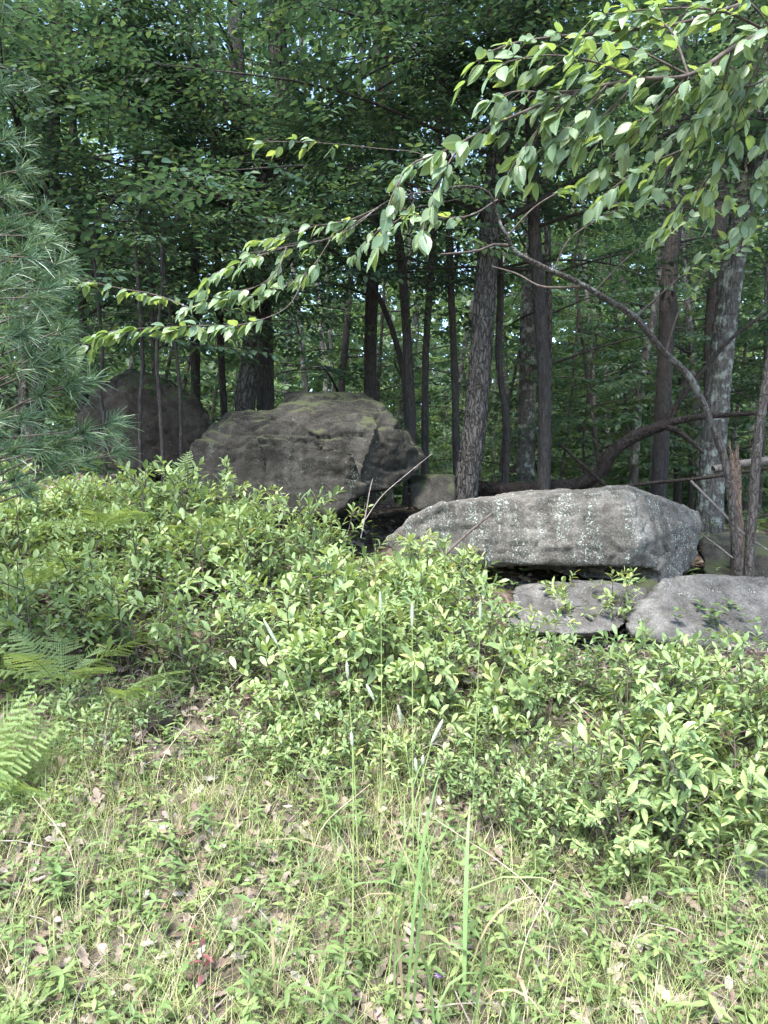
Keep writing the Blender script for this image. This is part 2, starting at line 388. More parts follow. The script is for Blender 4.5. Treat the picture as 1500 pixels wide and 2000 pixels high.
def simple_leaf(w1=0.24, w2=0.25, fold=0.25, curl=0.1):
    v = np.array([(0, 0, 0), (0.28, w1, fold * w1), (0.66, w2, fold * w2 - curl * 0.4), (1, 0, -curl), (0.66, -w2, fold * w2 - curl * 0.4), (0.28, -w1, fold * w1)])
    f = np.array([(0, 3, 2, 1), (0, 5, 4, 3)])
    return v, f
T_SIMPLE = simple_leaf()
T_SHRUB = leaf_template([0, 0.14, 0.42, 0.7, 0.9, 1.0], [0.012, 0.075, 0.175, 0.205, 0.11, 0.006], 0.22, 0.14)
T_SHRUB2 = leaf_template([0, 0.14, 0.42, 0.7, 0.9, 1.0], [0.012, 0.08, 0.17, 0.175, 0.08, 0.005], 0.35, 0.26)
T_HERO = leaf_template([0, 0.1, 0.13, 0.28, 0.5, 0.72, 0.89, 1.0], [0.008, 0.01, 0.12, 0.235, 0.27, 0.205, 0.085, 0.004], 0.16, 0.18)
T_HERO2 = leaf_template([0, 0.1, 0.13, 0.28, 0.5, 0.72, 0.89, 1.0], [0.008, 0.01, 0.11, 0.215, 0.245, 0.185, 0.08, 0.004], 0.38, 0.32)
T_HERB = leaf_template([0, 0.3, 0.6, 1.0], [0.02, 0.17, 0.19, 0.01], 0.25, 0.15)
T_LANCE = leaf_template([0, 0.25, 0.55, 0.8, 1.0], [0.02, 0.12, 0.13, 0.07, 0.005], 0.3, 0.2)

def norm(a):
    return a / (np.linalg.norm(a, axis=-1, keepdims=True) + 1e-9)

def frames(d, n):
    x = norm(d); y = norm(np.cross(n, x)); z = np.cross(x, y)
    return np.stack([x, y, z], -1)          # columns

def leaves_mesh(tpl, pos, d, n, size):
    """arrays of leaf base, direction, face normal, length -> verts, quads"""
    tv, tf = tpl
    R = frames(d, n)
    v = np.einsum('nij,kj->nki', R, tv) * np.asarray(size)[:, None, None] + pos[:, None]
    f = tf[None] + (np.arange(len(pos)) * len(tv))[:, None, None]
    return v.reshape(-1, 3), f.reshape(-1, 4)

def rand_tint(n, k, mu=0.45, sd=0.2):
    return np.repeat(np.clip(rng.normal(mu, sd, n), 0, 1), k)

# flat sprays of alternate leaves: local frame, axis +x, flat in xy
def make_spray(nl=11, sub=2, L=0.7, leaf=0.085):
    pos, d, n, s = [], [], [], []
    tw = []
    def twig(o, ang, length, cnt, ph):
        ax = np.array([math.cos(ang), math.sin(ang), 0.0])
        end = o + ax * length + np.array([0, 0, -0.06 * length])
        tw.append((o, end))
        for i in range(cnt):
            t = 0.12 + 0.88 * (i + 0.5) / cnt
            p = o + ax * length * t + np.array([0, 0, -0.06 * length * t * t])
            side = 1 if (i + ph) % 2 else -1
            a = ang + side * random.uniform(0.7, 1.15)
            if i == cnt - 1: a = ang + random.uniform(-0.2, 0.2)
            pos.append(p); d.append((math.cos(a), math.sin(a), random.uniform(-0.5, 0.0)))
            n.append((random.gauss(0, 0.28), random.gauss(0, 0.28), 1.0)); s.append(leaf * random.uniform(0.7, 1.2))
    twig(np.zeros(3), 0.0, L, nl, 0)
    for j in range(sub):
        t = 0.25 + 0.55 * j / max(1, sub)
        twig(np.array([L * t, 0, 0]), (1 if j % 2 else -1) * random.uniform(0.6, 0.9), L * random.uniform(0.4, 0.6), max(4, int(nl * 0.55)), j)
    return np.array(pos), np.array(d), norm(np.array(n)), np.array(s), tw
SPRAYS = [make_spray(11, 3) for _ in range(8)]
SPRAYS_SMALL = [make_spray(8, 1, 0.5) for _ in range(6)]

class Foliage:
    """gathers leaf transforms from sprays for one crown"""
    def __init__(s): s.p = []; s.d = []; s.n = []; s.s = []; s.tw = []
    def spray(s, at, az, pitch=0.0, roll=0.0, k=1.0, leafk=1.0, lib=None):
        po, d, n, sz, tw = random.choice(lib or SPRAYS)
        ca, sa = math.cos(az), math.sin(az); cp, sp_ = math.cos(pitch), math.sin(pitch); cr, sr = math.cos(roll), math.sin(roll)
        Rz = np.array([[ca, -sa, 0], [sa, ca, 0], [0, 0, 1]]); Ry = np.array([[cp, 0, -sp_], [0, 1, 0], [sp_, 0, cp]]); Rx = np.array([[1, 0, 0], [0, cr, -sr], [0, sr, cr]])
        R = Rz @ Ry @ Rx
        s.p.append(at + (po @ R.T) * k); s.d.append(d @ R.T); s.n.append(n @ R.T); s.s.append(sz * k * leafk)
        for a, b in tw: s.tw.append((at + R @ a * k, at + R @ b * k))
    def mesh(s, name, mat, tpl=T_SIMPLE, mu=0.45, sd=0.2):
        p = np.concatenate(s.p); v, f = leaves_mesh(tpl, p, np.concatenate(s.d), np.concatenate(s.n), np.concatenate(s.s))
        return mesh_np(name, v, f, mat, rand_tint(len(p), len(tpl[0]), mu, sd))
    def twigs(s, acc, r=0.004):
        for a, b in s.tw:
            acc.add(*tube(np.array([a, b]), [r, r * 0.5], 3))

# ------------------------------------------------------------------ trees
def bark_ridge(seed, amp, nr):
    r = np.random.default_rng(seed); ph = r.uniform(0, 6.28, 8)
    def f(th, s):
        w = th * nr + 2.2 * np.sin(s * 2.1 + ph[0]) + 1.4 * np.sin(s * 5.3 + ph[1] + 2 * th)
        x = 1 + amp * (np.abs(np.sin(w * 0.5)) - 0.5) * 1.6 + amp * 0.7 * np.sin(s * 17 + 3 * np.sin(th * nr * 0.5 + ph[2])) * np.abs(np.sin(w * 0.5))
        x = x + 0.05 * np.sin(2 * th + ph[3] + s * 0.4) + 0.04 * np.sin(3 * th + ph[4] - s * 0.9)
        return x
    return f

LIMBK = 1.2
def build_tree(name, spine, r0, r1, bark, label, group=None, H=11.0, zlo=3.6, limbs=14, reach=2.4, leafmat='forest_leaf',
               leafk=1.0, sprk=1.0, hero=False, extra=None, flare=1.3, dens=0.3, cat='tree', mu=0.45, limb_r=0.02):
    """spine: world points from the ground up; the trunk goes on upward to height H above the last point's trend"""
    sp = [np.asarray(p, float) for p in spine]
    g = float(ground_z(sp[0][0], sp[0][1]))
    base = np.array([sp[0][0], sp[0][1], min(g, sp[0][2]) - 0.12])
    if sp[0][2] - base[2] > 0.2: sp = [base] + sp
    else: sp[0] = base
    if sp[-1][2] < H:
        dv = norm(sp[-1] - sp[-2]); dv = norm(dv * 0.6 + np.array([0, 0, 0.6]))
        sp.append(sp[-1] + dv * (H - sp[-1][2]) * 0.5 / max(dv[2], 0.5)); 
        sp.append(sp[-1] + np.array([random.uniform(-.3, .3), random.uniform(-.3, .3), max(0.3, H - sp[-1][2])]))
    m = 150 if hero else 34
    cur = catmull(sp, m)
    t = np.linspace(0, 1, m)
    hz = cur[:, 2] - cur[0, 2]
    rad = r0 + (r1 - r0) * np.clip(hz / 6.0, 0, 1)
    rad = rad * (1 - 0.75 * np.clip((hz - 6) / max(1.0, H - 6), 0, 1))
    rad = rad * (1 + (flare - 1) * np.exp(-hz / (r0 * 1.8)))
    root = empty(name, base)
    v, f = tube(cur, rad, 56 if hero else 10, bark_ridge(random.randint(0, 9999), 0.075 if hero else 0.04, 15 if hero else 4))
    obj('trunk', mesh_np('trunk', v - base, f, M[bark], None, True), root)
    fo = Foliage(); br = Acc()
    az = random.uniform(0, 6.28)
    limbs = int(limbs * LIMBK)
    for k in range(limbs):
        u = (k + random.random()) / limbs
        z0 = zlo + (H - zlo) * u * 0.97
        i = int(np.argmin(np.abs(cur[:, 2] - z0))); st = cur[i]
        az += 2.4 + random.uniform(-0.5, 0.5)
        Lm = reach * (1 - 0.55 * u) * random.uniform(0.65, 1.15)
        rise = random.uniform(0.0, 0.45); bend = random.uniform(-0.25, 0.25)
        pts = []
        for q in np.linspace(0, 1, 5):
            a = az + bend * q
            pts.append(st + np.array([math.cos(a) * Lm * q, math.sin(a) * Lm * q, rise * Lm * q - 0.22 * Lm * q * q]))
        lc = catmull(pts, 7)
        lr = max(0.006, min(rad[i] * 0.45, limb_r * Lm / 2))
        br.add(*tube(lc, np.linspace(lr, 0.004, 7), 4))
        npr = max(2, int(Lm / dens))
        for s in range(npr):
            q = 0.22 + 0.78 * (s + random.random() * 0.6) / npr
            q = min(q, 1)
            at = lc[min(6, int(q * 6))] * (1 - (q * 6) % 1) + lc[min(6, int(q * 6) + 1)] * ((q * 6) % 1)
            side = (1 if s % 2 else -1) * random.uniform(0.35, 1.0)
            fo.spray(at + rng.normal(0, 0.05, 3), az + bend * q + side, random.uniform(-0.3, 0.18), random.gauss(0, 0.25), sprk * random.uniform(0.75, 1.25), leafk)
    for k in range(extra or 0):
        z0 = random.uniform(3.7, 8.6); st = cur[int(np.argmin(np.abs(cur[:, 2] - z0)))]; a = -PI / 2 + (k / max(1, extra - 1) - 0.5) * 2.6 + random.uniform(-.2, .2); Lm = random.uniform(2.4, 4.4)
        dz = random.uniform(-0.3, 0.35)
        lc = catmull([st, st + np.array([math.cos(a) * Lm * 0.5, math.sin(a) * Lm * 0.5, 0.35 + dz * 0.5]), st + np.array([math.cos(a + .1) * Lm, math.sin(a + .1) * Lm, dz])], 9)
        lim = np.interp(750 + F * lc[:, 0] / lc[:, 1], [0, 450, 600, 900, 1500], [640, 640, 600, 540, 500])
        ok = (1000 - F * (lc[:, 2] - CZ) / lc[:, 1]) < lim
        if not ok.all(): continue
        br.add(*tube(lc, np.linspace(0.024, 0.004, 9), 5))
        for q in np.linspace(0.12, 1, 24):
            fo.spray(lc[int(q * 8)] + rng.normal(0, 0.2, 3), a + random.uniform(-1.4, 1.4), random.uniform(-.3, .15), random.gauss(0, .3), random.uniform(0.8, 1.25), 1.0)
    if fo.p:
        if base[1] < 9.9: fo.twigs(br, 0.0035)
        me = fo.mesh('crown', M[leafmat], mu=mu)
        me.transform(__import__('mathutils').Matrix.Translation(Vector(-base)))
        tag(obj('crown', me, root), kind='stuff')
    if br.v:
        me = br.mesh('branchwork', M['bark_dark' if bark in ('bark_dark', 'bark_oak') else 'bark_grey'], True)
        me.transform(__import__('mathutils').Matrix.Translation(Vector(-base)))
        tag(obj('branchwork', me, root), kind='stuff')
    tag(root, label, cat, group)
    return root

def px_spine(pts, d):
    return [P(a, b, d if np.isscalar(d) else dd) for (a, b), dd in zip(pts, [d] * len(pts) if np.isscalar(d) else d)]

# --- named trees read off the photograph
build_tree('oak_tree', px_spine([(478, 800), (490, 700), (500, 600), (512, 430), (530, 320), (547, 190), (540, 40)], 9.4), 0.135, 0.115, 'bark_oak',
           'large grey-barked oak rising behind the gap between the two dark boulders', H=13, zlo=4.6, limbs=18, reach=3.4, hero=True, extra=17)
build_tree('oak_tree', px_spine([(518, 800), (516, 660), (505, 500), (482, 400), (476, 330), (466, 200)], 10.0), 0.13, 0.11, 'bark_dark',
           'dark trunk pressed close behind the large oak above the boulders', H=12, zlo=5, limbs=14, reach=2.6)
build_tree('oak_tree', px_spine([(906, 980), (928, 830), (945, 620), (955, 480), (970, 330), (980, 150), (992, 0)], 7.9), 0.135, 0.105, 'bark_oak',
           'leaning oak with furrowed grey bark standing just behind the lichen-covered boulder', H=13, zlo=4.7, limbs=18, reach=3.4, hero=True, extra=17)
build_tree('maple_tree', px_spine([(1060, 985), (1064, 800), (1055, 600), (1046, 480), (1040, 300)], 8.0), 0.082, 0.07, 'bark_dark',
           'straight slim dark trunk to the right of the leaning oak', H=10, zlo=4.2, limbs=12, reach=2.2, extra=5)
build_tree('maple_tree', px_spine([(985, 985), (989, 830), (974, 700), (978, 560), (970, 400)], 8.6), 0.042, 0.038, 'bark_dark',
           'thin wavy dark stem between the leaning oak and the straight slim trunk', H=8, zlo=4.2, limbs=8, reach=1.7)
build_tree('maple_tree', px_spine([(892, 940), (888, 720), (880, 540), (876, 380)], 9.4), 0.048, 0.04, 'bark_dark',
           'thin dark upright stem just left of the leaning oak', H=9, zlo=4.4, limbs=8, reach=1.8)
build_tree('maple_tree', px_spine([(806, 900), (797, 700), (785, 520), (770, 380)], 9.2), 0.06, 0.05, 'bark_dark',
           'dark slim stem, left one of the pair behind the central boulder', H=9, zlo=4.3, limbs=9, reach=1.8)
build_tree('maple_tree', px_spine([(830, 910), (831, 700), (842, 530), (850, 400)], 9.5), 0.05, 0.04, 'bark_dark',
           'dark slim stem, right one of the pair behind the central boulder', H=9, zlo=4.3, limbs=9, reach=1.8)
build_tree('birch_tree', px_spine([(1026, 965), (1030, 820), (1032, 650), (1036, 500)], 12.0), 0.15, 0.12, 'bark_lichen',
           'pale lichened trunk with a flared foot farther back beyond the slim stems', H=13, zlo=4.5, limbs=12, reach=2.6)
build_tree('oak_tree', px_spine([(1284, 1000), (1296, 780), (1306, 560), (1318, 400)], 10.5), 0.12, 0.105, 'bark_dark',
           'dark straight trunk behind the right end of the lichen-covered boulder', H=13, zlo=5.2, limbs=13, reach=2.8)
build_tree('oak_tree', px_spine([(1380, 1050), (1398, 820), (1418, 620), (1442, 450), (1466, 300), (1490, 120)], 9.0), 0.145, 0.115, 'bark_lichen',
           'stout leaning trunk with pale lichened upper bark at the right edge of the wood', H=13, zlo=5.0, limbs=15, reach=3.0, hero=True, extra=12)
build_tree('oak_tree', px_spine([(1392, 1000), (1388, 700), (1396, 560), (1408, 420), (1424, 250)], 11.0), 0.115, 0.1, 'bark_dark',
           'dark trunk half hidden behind the stout lichened trunk', H=13, zlo=5.5, limbs=12, reach=2.6)
build_tree('birch_tree', px_spine([(1236, 960), (1248, 780), (1262, 690), (1280, 600), (1292, 480)], 13.0), 0.085, 0.07, 'bark_lichen',
           'thin pale slanting trunk far back between two dark trunks on the right', H=11, zlo=5, limbs=9, reach=2)
build_tree('sapling', px_spine([(1462, 1130), (1470, 1000), (1482, 850), (1498, 740), (1530, 560)], 5.6), 0.037, 0.028, 'bark_grey',
           'pale grey sapling stem beside the foot of the arching sapling', H=5.6, zlo=4.0, limbs=5, reach=1.0, flare=1.2)
build_tree('oak_tree', px_spine([(722, 900), (724, 650), (734, 450), (745, 250), (735, 0)], 10.6), 0.10, 0.085, 'bark_dark',
           'dark trunk rising behind the right shoulder of the central boulder', H=12, zlo=4.5, limbs=14, reach=2.6, extra=11)
build_tree('maple_tree', px_spine([(384, 880), (380, 600), (382, 420), (374, 260), (372, 80)], 11.0), 0.075, 0.065, 'bark_dark',
           'slim dark trunk standing behind the brown boulder, left of the large oak', H=11, zlo=4.4, limbs=14, reach=2.4, extra=13)
build_tree('maple_tree', px_spine([(440, 860), (432, 700), (428, 560), (420, 400)], 10.6), 0.055, 0.05, 'bark_dark',
           'slender stem just left of the large oak above the mossy ledge', H=10, zlo=4.2, limbs=10, reach=2.2)
build_tree('maple_tree', px_spine([(306, 880), (298, 640), (285, 430), (276, 250)], 8.9), 0.035, 0.03, 'bark_dark',
           'thin crooked stem rising from behind the brown boulder', H=8.5, zlo=3.7, limbs=11, reach=2.0)
build_tree('maple_tree', px_spine([(166, 860), (162, 620), (152, 420), (140, 200)], 10.0), 0.06, 0.05, 'bark_dark',
           'slim dark stem half hidden behind the pine boughs', H=10, zlo=4.2, limbs=12, reach=2.4, extra=10)
build_tree('maple_tree', px_spine([(70, 860), (85, 600), (100, 400), (110, 100)], 9.0), 0.085, 0.07, 'bark_dark',
           'dark trunk deep behind the pine at the left edge', H=11, zlo=4.0, limbs=14, reach=2.8, extra=13)
build_tree('maple_tree', px_spine([(792, 760), (740, 580), (660, 500), (575, 410), (500, 300), (430, 190), (360, 90)], [9.8, 9.5, 9.2, 9.0, 8.8, 8.6, 8.4]), 0.045, 0.03, 'bark_dark',
           'thin dark stem leaning diagonally across the wood above the boulders', H=7.9, zlo=5.6, limbs=5, reach=1.4)
LIMBK = 1.0
# thin stems standing in front of the brown boulder
for pts, d, lab in (
    ([(275, 905), (273, 800), (278, 700), (270, 560)], 7.0, 'thin bare sapling stem crossing the middle of the brown boulder'),
    ([(318, 900), (312, 790), (306, 690), (316, 560)], 6.9, 'slightly thicker sapling stem crossing the right part of the brown boulder'),
    ([(354, 895), (352, 780), (344, 690), (330, 600)], 7.1, 'thin leaning sapling stem at the right edge of the brown boulder'),
    ([(205, 840), (196, 760), (200, 690), (190, 560)], 7.2, 'very thin sapling stem at the left part of the brown boulder')):
    build_tree('sapling', px_spine(pts, d), 0.02, 0.014, 'bark_dark', lab, H=float(P(0, pts[-1][1], d)[2]) + 1.2, zlo=3.2, limbs=8, reach=0.9, flare=1.1, limb_r=0.008)

# --- the wood behind: trees that cannot be told apart one by one
spots = []
def far_enough(x, y, r):
    return all((x - a) ** 2 + (y - b) ** 2 > r * r for a, b in spots)
def scatter(n, ylo, yhi, r, xk=0.66):
    out = []; tries = 0
    while len(out) < n and tries < n * 60:
        tries += 1
        y = random.uniform(ylo, yhi); x = random.uniform(-xk * y - 1, xk * y + 1)
        if far_enough(x, y, r):
            spots.append((x, y)); out.append((x, y))
    return out
for x, y in scatter(44, 9.6, 20, 0.95, 0.85):
    b = random.choice(['bark_dark', 'bark_oak', 'bark_lichen'])
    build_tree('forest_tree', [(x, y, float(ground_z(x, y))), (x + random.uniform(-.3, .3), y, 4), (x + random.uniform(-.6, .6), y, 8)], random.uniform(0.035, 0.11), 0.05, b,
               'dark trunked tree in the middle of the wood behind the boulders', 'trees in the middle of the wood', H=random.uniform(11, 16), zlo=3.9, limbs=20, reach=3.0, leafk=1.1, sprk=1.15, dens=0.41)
for x, y in scatter(56, 12, 30, 0.9):
    build_tree('understory_tree', [(x, y, float(ground_z(x, y))), (x + random.uniform(-.3, .3), y, 3), (x + random.uniform(-.6, .6), y, 5.5)], random.uniform(0.025, 0.05), 0.02, 'bark_grey',
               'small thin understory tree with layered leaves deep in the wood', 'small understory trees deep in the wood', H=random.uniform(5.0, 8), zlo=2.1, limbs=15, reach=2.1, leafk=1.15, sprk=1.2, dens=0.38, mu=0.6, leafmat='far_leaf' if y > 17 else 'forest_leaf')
for x, y in scatter(50, 20, 46, 1.5):
    b = random.choice(['bark_dark', 'bark_lichen', 'bark_grey'])
    build_tree('forest_tree', [(x, y, float(ground_z(x, y))), (x + random.uniform(-.4, .4), y, 6), (x + random.uniform(-.9, .9), y, 12)], random.uniform(0.08, 0.2), 0.1, b,
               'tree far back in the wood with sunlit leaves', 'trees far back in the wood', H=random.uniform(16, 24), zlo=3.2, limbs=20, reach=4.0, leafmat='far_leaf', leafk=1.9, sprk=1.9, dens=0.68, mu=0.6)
# far wood, one mass of leaves beyond the last trees
n = 54000
yy = rng.uniform(34, 70, n); xx = rng.uniform(-0.75, 0.75, n) * yy; low = np.arange(n) < 14000; yy[low] = rng.uniform(30, 55, 14000); xx[low] = rng.uniform(-0.7, 0.7, 14000) * yy[low]
zz = ground_z(xx, yy) + np.where(low, rng.uniform(0, 9, n), rng.uniform(0, 1, n) ** 1.6 * 34)
pos = np.stack([xx, yy, zz], -1); dd = rng.normal(0, 1, (n, 3)); dd[:, 2] -= 0.3; nn = rng.normal(0, 0.6, (n, 3)); nn[:, 2] += 1; nn[:, 1] -= 0.4
v, f = leaves_mesh(T_SIMPLE, pos, dd, norm(nn), rng.uniform(0.5, 1.0, n))
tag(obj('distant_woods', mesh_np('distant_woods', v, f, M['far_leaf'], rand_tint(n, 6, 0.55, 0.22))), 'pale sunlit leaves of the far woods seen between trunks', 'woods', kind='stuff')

# ------------------------------------------------------------------ boulders
def hull_mesh(hulls):
    bm = bmesh.new()
    for pts in hulls:
        b2 = bmesh.new()
        for p in pts: b2.verts.new(p)
        r = bmesh.ops.convex_hull(b2, input=b2.verts)
        junk = list({e for e in r['geom_interior'] + r['geom_unused'] if isinstance(e, bmesh.types.BMVert)})
        if junk: bmesh.ops.delete(b2, geom=junk, context='VERTS')
        tmp = bpy.data.meshes.new('tmp'); b2.to_mesh(tmp); b2.free(); bm.from_mesh(tmp); bpy.data.meshes.remove(tmp)
    me = bpy.data.meshes.new('hull'); bm.to_mesh(me); bm.free()
    return me

def rock(name, hulls, mat, label, voxel=0.03, amp=0.05, strata=0.0, fine=0.012, carve=(), soften=1, group=None, seed=0, block=0.0, block_z=None, bs=2.1, cat='boulder', s_freq=7.0):
    me = hull_mesh(hulls)
    o = bpy.data.objects.new(name, me); COL.objects.link(o)
    md = o.modifiers.new('r', 'REMESH'); md.mode = 'VOXEL'; md.voxel_size = voxel
    ms = o.modifiers.new('s', 'SMOOTH'); ms.iterations = soften; ms.factor = 0.6
    dg = bpy.context.evaluated_depsgraph_get()
    ev = bpy.data.meshes.new_from_object(o.evaluated_get(dg))
    o.modifiers.clear(); o.data = ev; bpy.data.meshes.remove(me)
    k = len(ev.vertices)
    co = np.empty(k * 3, np.float32); ev.vertices.foreach_get('co', co); co = co.reshape(-1, 3).astype(float)
    no = np.empty(k * 3, np.float32); ev.vertices.foreach_get('normal', no); no = no.reshape(-1, 3).astype(float)
    off = np.array([seed * 3.7, seed * 1.9, seed * 5.1])
    disp = np.empty(k)
    nz = mnoise.noise; fr = mnoise.fractal; rid = mnoise.ridged_multi_fractal
    for i in range(k):
        p = co[i] + off
        v = Vector(p)
        a = fr(v * 1.6, 0.9, 2.1, 4) * amp
        if strata:
            w = nz(v * 1.3) * 0.22
            q = (p[2] + w + 0.12 * p[0]) * s_freq
            fq = q - math.floor(q)
            st = (fq ** 0.6) * (0.5 + 0.5 * nz(Vector((p[0] * 1.4, p[1] * 1.4, math.floor(q) * 3.3))))
            crack = math.exp(-(min(fq, 1 - fq) / 0.06) ** 2) * max(0.0, nz(Vector((p[0] * 1.1, p[1], math.floor(q + 0.5) * 2.7))) + 0.15)
            a += strata * (st - 0.35) - strata * 1.3 * crack
        if block:
            vv = Vector((p[0] * bs + 0.3 * nz(v * 2), p[1] * bs, p[2] * bs * 2.4 + 0.5 * nz(v * 1.7)))
            ds, ps = mnoise.voronoi(vv)
            bw = block * (1.0 if block_z is None else 0.25 + 0.75 * min(1.0, max(0.0, (p[2] - off[2] - block_z) / 0.15 + 0.5)))
            a += bw * (nz(ps[0] * 7.31) * 1.2) * 1.0 - bw * 0.9 * math.exp(-(ds[1] - ds[0]) / 0.04)
        a += fine * fr(v * 9.0, 0.8, 2.2, 4)
        disp[i] = a
    co += no * disp[:, None]
    for (cx, cy, rx, ry, dep) in carve:
        px = 750 + co[:, 0] / co[:, 1] * F; py = 1000 - (co[:, 2] - CZ) / co[:, 1] * F
        rr = ((px - cx) / rx) ** 2 + ((py - cy) / ry) ** 2
        w = np.clip(1.25 - rr, 0, 1) ** 0.7 * (no[:, 1] < 0.35)
        co[:, 1] += w * dep; co[:, 2] += w * dep * 0.12
    c = co.mean(0); c[2] = co[:, 2].min()
    ev.vertices.foreach_set('co', np.ascontiguousarray(co - c, np.float32).ravel())
    o.location = c
    ev.polygons.foreach_set('use_smooth', np.ones(len(ev.polygons), bool))
    ev.materials.clear(); ev.materials.append(M[mat]); ev.update()
    tag(o, label, cat, group)
    return o

def Q(l): return [P(*p) for p in l]
# lichen-covered slab, right of centre
rock('boulder', [Q([(748, 1056, 5.80), (800, 1012, 5.74), (858, 983, 5.70), (1000, 974, 5.60), (1110, 968, 5.52), (1214, 955, 5.44), (1226, 985, 5.40), (1252, 1050, 5.36), (1226, 1106, 5.40),
                    (1300, 978, 5.85), (1345, 1000, 6.05), (1372, 1022, 6.15), (1366, 1065, 6.1), (1345, 1115, 5.95), (1300, 1142, 5.65),
                    (775, 1098, 5.76), (880, 1100, 5.66), (1000, 1106, 5.58), (1130, 1106, 5.48), (820, 1000, 6.5), (1000, 962, 6.6), (1230, 948, 6.6), (1365, 1000, 6.8), (900, 1090, 6.5), (1340, 1100, 6.6)])],
     'rock_lichen', 'long grey boulder speckled with pale lichen, its dark right end undercut', 0.019, 0.014, 0.012, 0.011,
     carve=[(1240, 1124, 44, 14, 0.18), (1050, 1120, 95, 14, 0.2), (1160, 1116, 60, 9, 0.16)], seed=1, s_freq=7.5, block=0.018, soften=0, bs=2.4)
# central dark boulder with ledges and an overhanging right side
rock('boulder', [Q([(352, 945, 6.8), (372, 868, 6.9), (425, 830, 7.0), (455, 808, 7.2), (540, 800, 7.0), (560, 860, 6.7), (480, 1000, 6.6), (540, 1018, 6.5), (640, 1012, 6.5), (690, 975, 6.5),
                    (740, 830, 6.7), (700, 800, 6.9), (620, 805, 6.9), (360, 960, 7.8), (440, 810, 8.0), (700, 790, 8.0), (680, 1000, 7.6)]),
                 Q([(540, 795, 7.1), (600, 772, 7.1), (700, 778, 7.1), (752, 795, 7.0), (775, 835, 6.9), (800, 862, 7.0), (832, 898, 7.2), (812, 925, 7.1), (765, 955, 6.9), (700, 968, 6.7), (660, 940, 6.5),
                    (620, 850, 6.6), (560, 815, 6.9), (560, 770, 8.0), (720, 770, 8.0), (820, 880, 8.0), (700, 960, 7.8)]),
                 Q([(500, 850, 6.62), (690, 880, 6.42), (720, 960, 6.5), (650, 1008, 6.42), (520, 1000, 6.5), (560, 900, 7.2), (680, 1000, 7.2)])],
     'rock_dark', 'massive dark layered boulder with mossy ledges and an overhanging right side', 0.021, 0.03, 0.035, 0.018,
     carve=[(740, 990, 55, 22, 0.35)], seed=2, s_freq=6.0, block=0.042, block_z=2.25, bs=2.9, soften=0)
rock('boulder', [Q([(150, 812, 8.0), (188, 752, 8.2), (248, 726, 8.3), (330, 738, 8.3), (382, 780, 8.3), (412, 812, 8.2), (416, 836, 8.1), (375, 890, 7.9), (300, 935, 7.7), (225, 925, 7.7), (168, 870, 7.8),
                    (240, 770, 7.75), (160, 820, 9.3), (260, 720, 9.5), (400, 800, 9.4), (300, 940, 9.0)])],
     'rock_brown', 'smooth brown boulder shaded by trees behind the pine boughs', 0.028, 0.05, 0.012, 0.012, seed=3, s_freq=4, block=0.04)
rock('boulder', [Q([(795, 945, 7.3), (850, 930, 7.4), (888, 938, 7.4), (885, 985, 7.2), (820, 1000, 7.1), (800, 990, 7.2), (800, 930, 8.2), (890, 930, 8.2), (880, 1000, 8.0)])],
     'rock_dark', 'small dark rock in the shadow between the central boulder and the leaning oak', 0.03, 0.04, 0.02, 0.012, seed=4)
rock('boulder', [Q([(1000, 1150, 5.25), (1090, 1130, 5.4), (1180, 1138, 5.4), (1262, 1150, 5.3), (1270, 1180, 5.15), (1150, 1205, 5.0), (1020, 1210, 5.0), (1000, 1180, 5.1), (1010, 1140, 5.9), (1260, 1140, 5.9), (1100, 1230, 5.4)])],
     'rock_grey', 'flat grey rock lying beneath the undercut lichen-covered boulder', 0.022, 0.022, 0.03, 0.012, seed=5, block=0.03, bs=2.6, soften=0)
rock('boulder', [Q([(1225, 1215, 4.85), (1262, 1165, 5.0), (1296, 1130, 5.15), (1400, 1142, 5.2), (1500, 1132, 5.2), (1580, 1150, 5.1), (1580, 1270, 4.6), (1480, 1275, 4.5), (1380, 1262, 4.55), (1290, 1250, 4.6), (1230, 1235, 4.75), (1300, 1150, 5.9), (1560, 1130, 5.9), (1400, 1300, 4.9)])],
     'rock_grey', 'broad sloping grey boulder at the right edge with pale lichen rings', 0.022, 0.03, 0.025, 0.012, seed=6, block=0.03, bs=2.0, soften=0)
rock('rock_ledge', [Q([(985, 1192, 4.95), (1090, 1180, 5.1), (1215, 1186, 5.1), (1240, 1202, 4.95), (1210, 1232, 4.75), (1080, 1238, 4.72), (990, 1222, 4.8), (1000, 1190, 5.4), (1230, 1190, 5.4), (1100, 1260, 4.95)])],
     'rock_grey', 'thin flat stone ledge just below the flat grey rock under the long boulder', 0.022, 0.02, 0.02, 0.01, seed=21, block=0.02, bs=3, cat='rock')
rock('rock_ledge', [Q([(1195, 1120, 5.75), (1260, 1128, 5.6), (1300, 1146, 5.45), (1285, 1168, 5.3), (1215, 1160, 5.4), (1190, 1140, 5.6), (1210, 1120, 6.1), (1300, 1140, 6.0), (1250, 1190, 5.7)])],
     'rock_dark', 'small dark stone wedged under the right end of the long boulder', 0.022, 0.02, 0.02, 0.01, seed=22, block=0.02, bs=3, cat='rock')
rock('rock_slab', [Q([(1196, 1310, 4.1), (1262, 1292, 4.25), (1340, 1308, 4.25), (1398, 1335, 4.2), (1392, 1372, 4.0), (1330, 1392, 3.92), (1240, 1378, 3.95), (1200, 1350, 4.0), (1220, 1330, 4.5), (1380, 1330, 4.5), (1300, 1410, 4.1)])],
     'rock_grey', 'low flat grey slab half buried among shrubs on the right', 0.022, 0.02, 0.015, 0.008, seed=7)
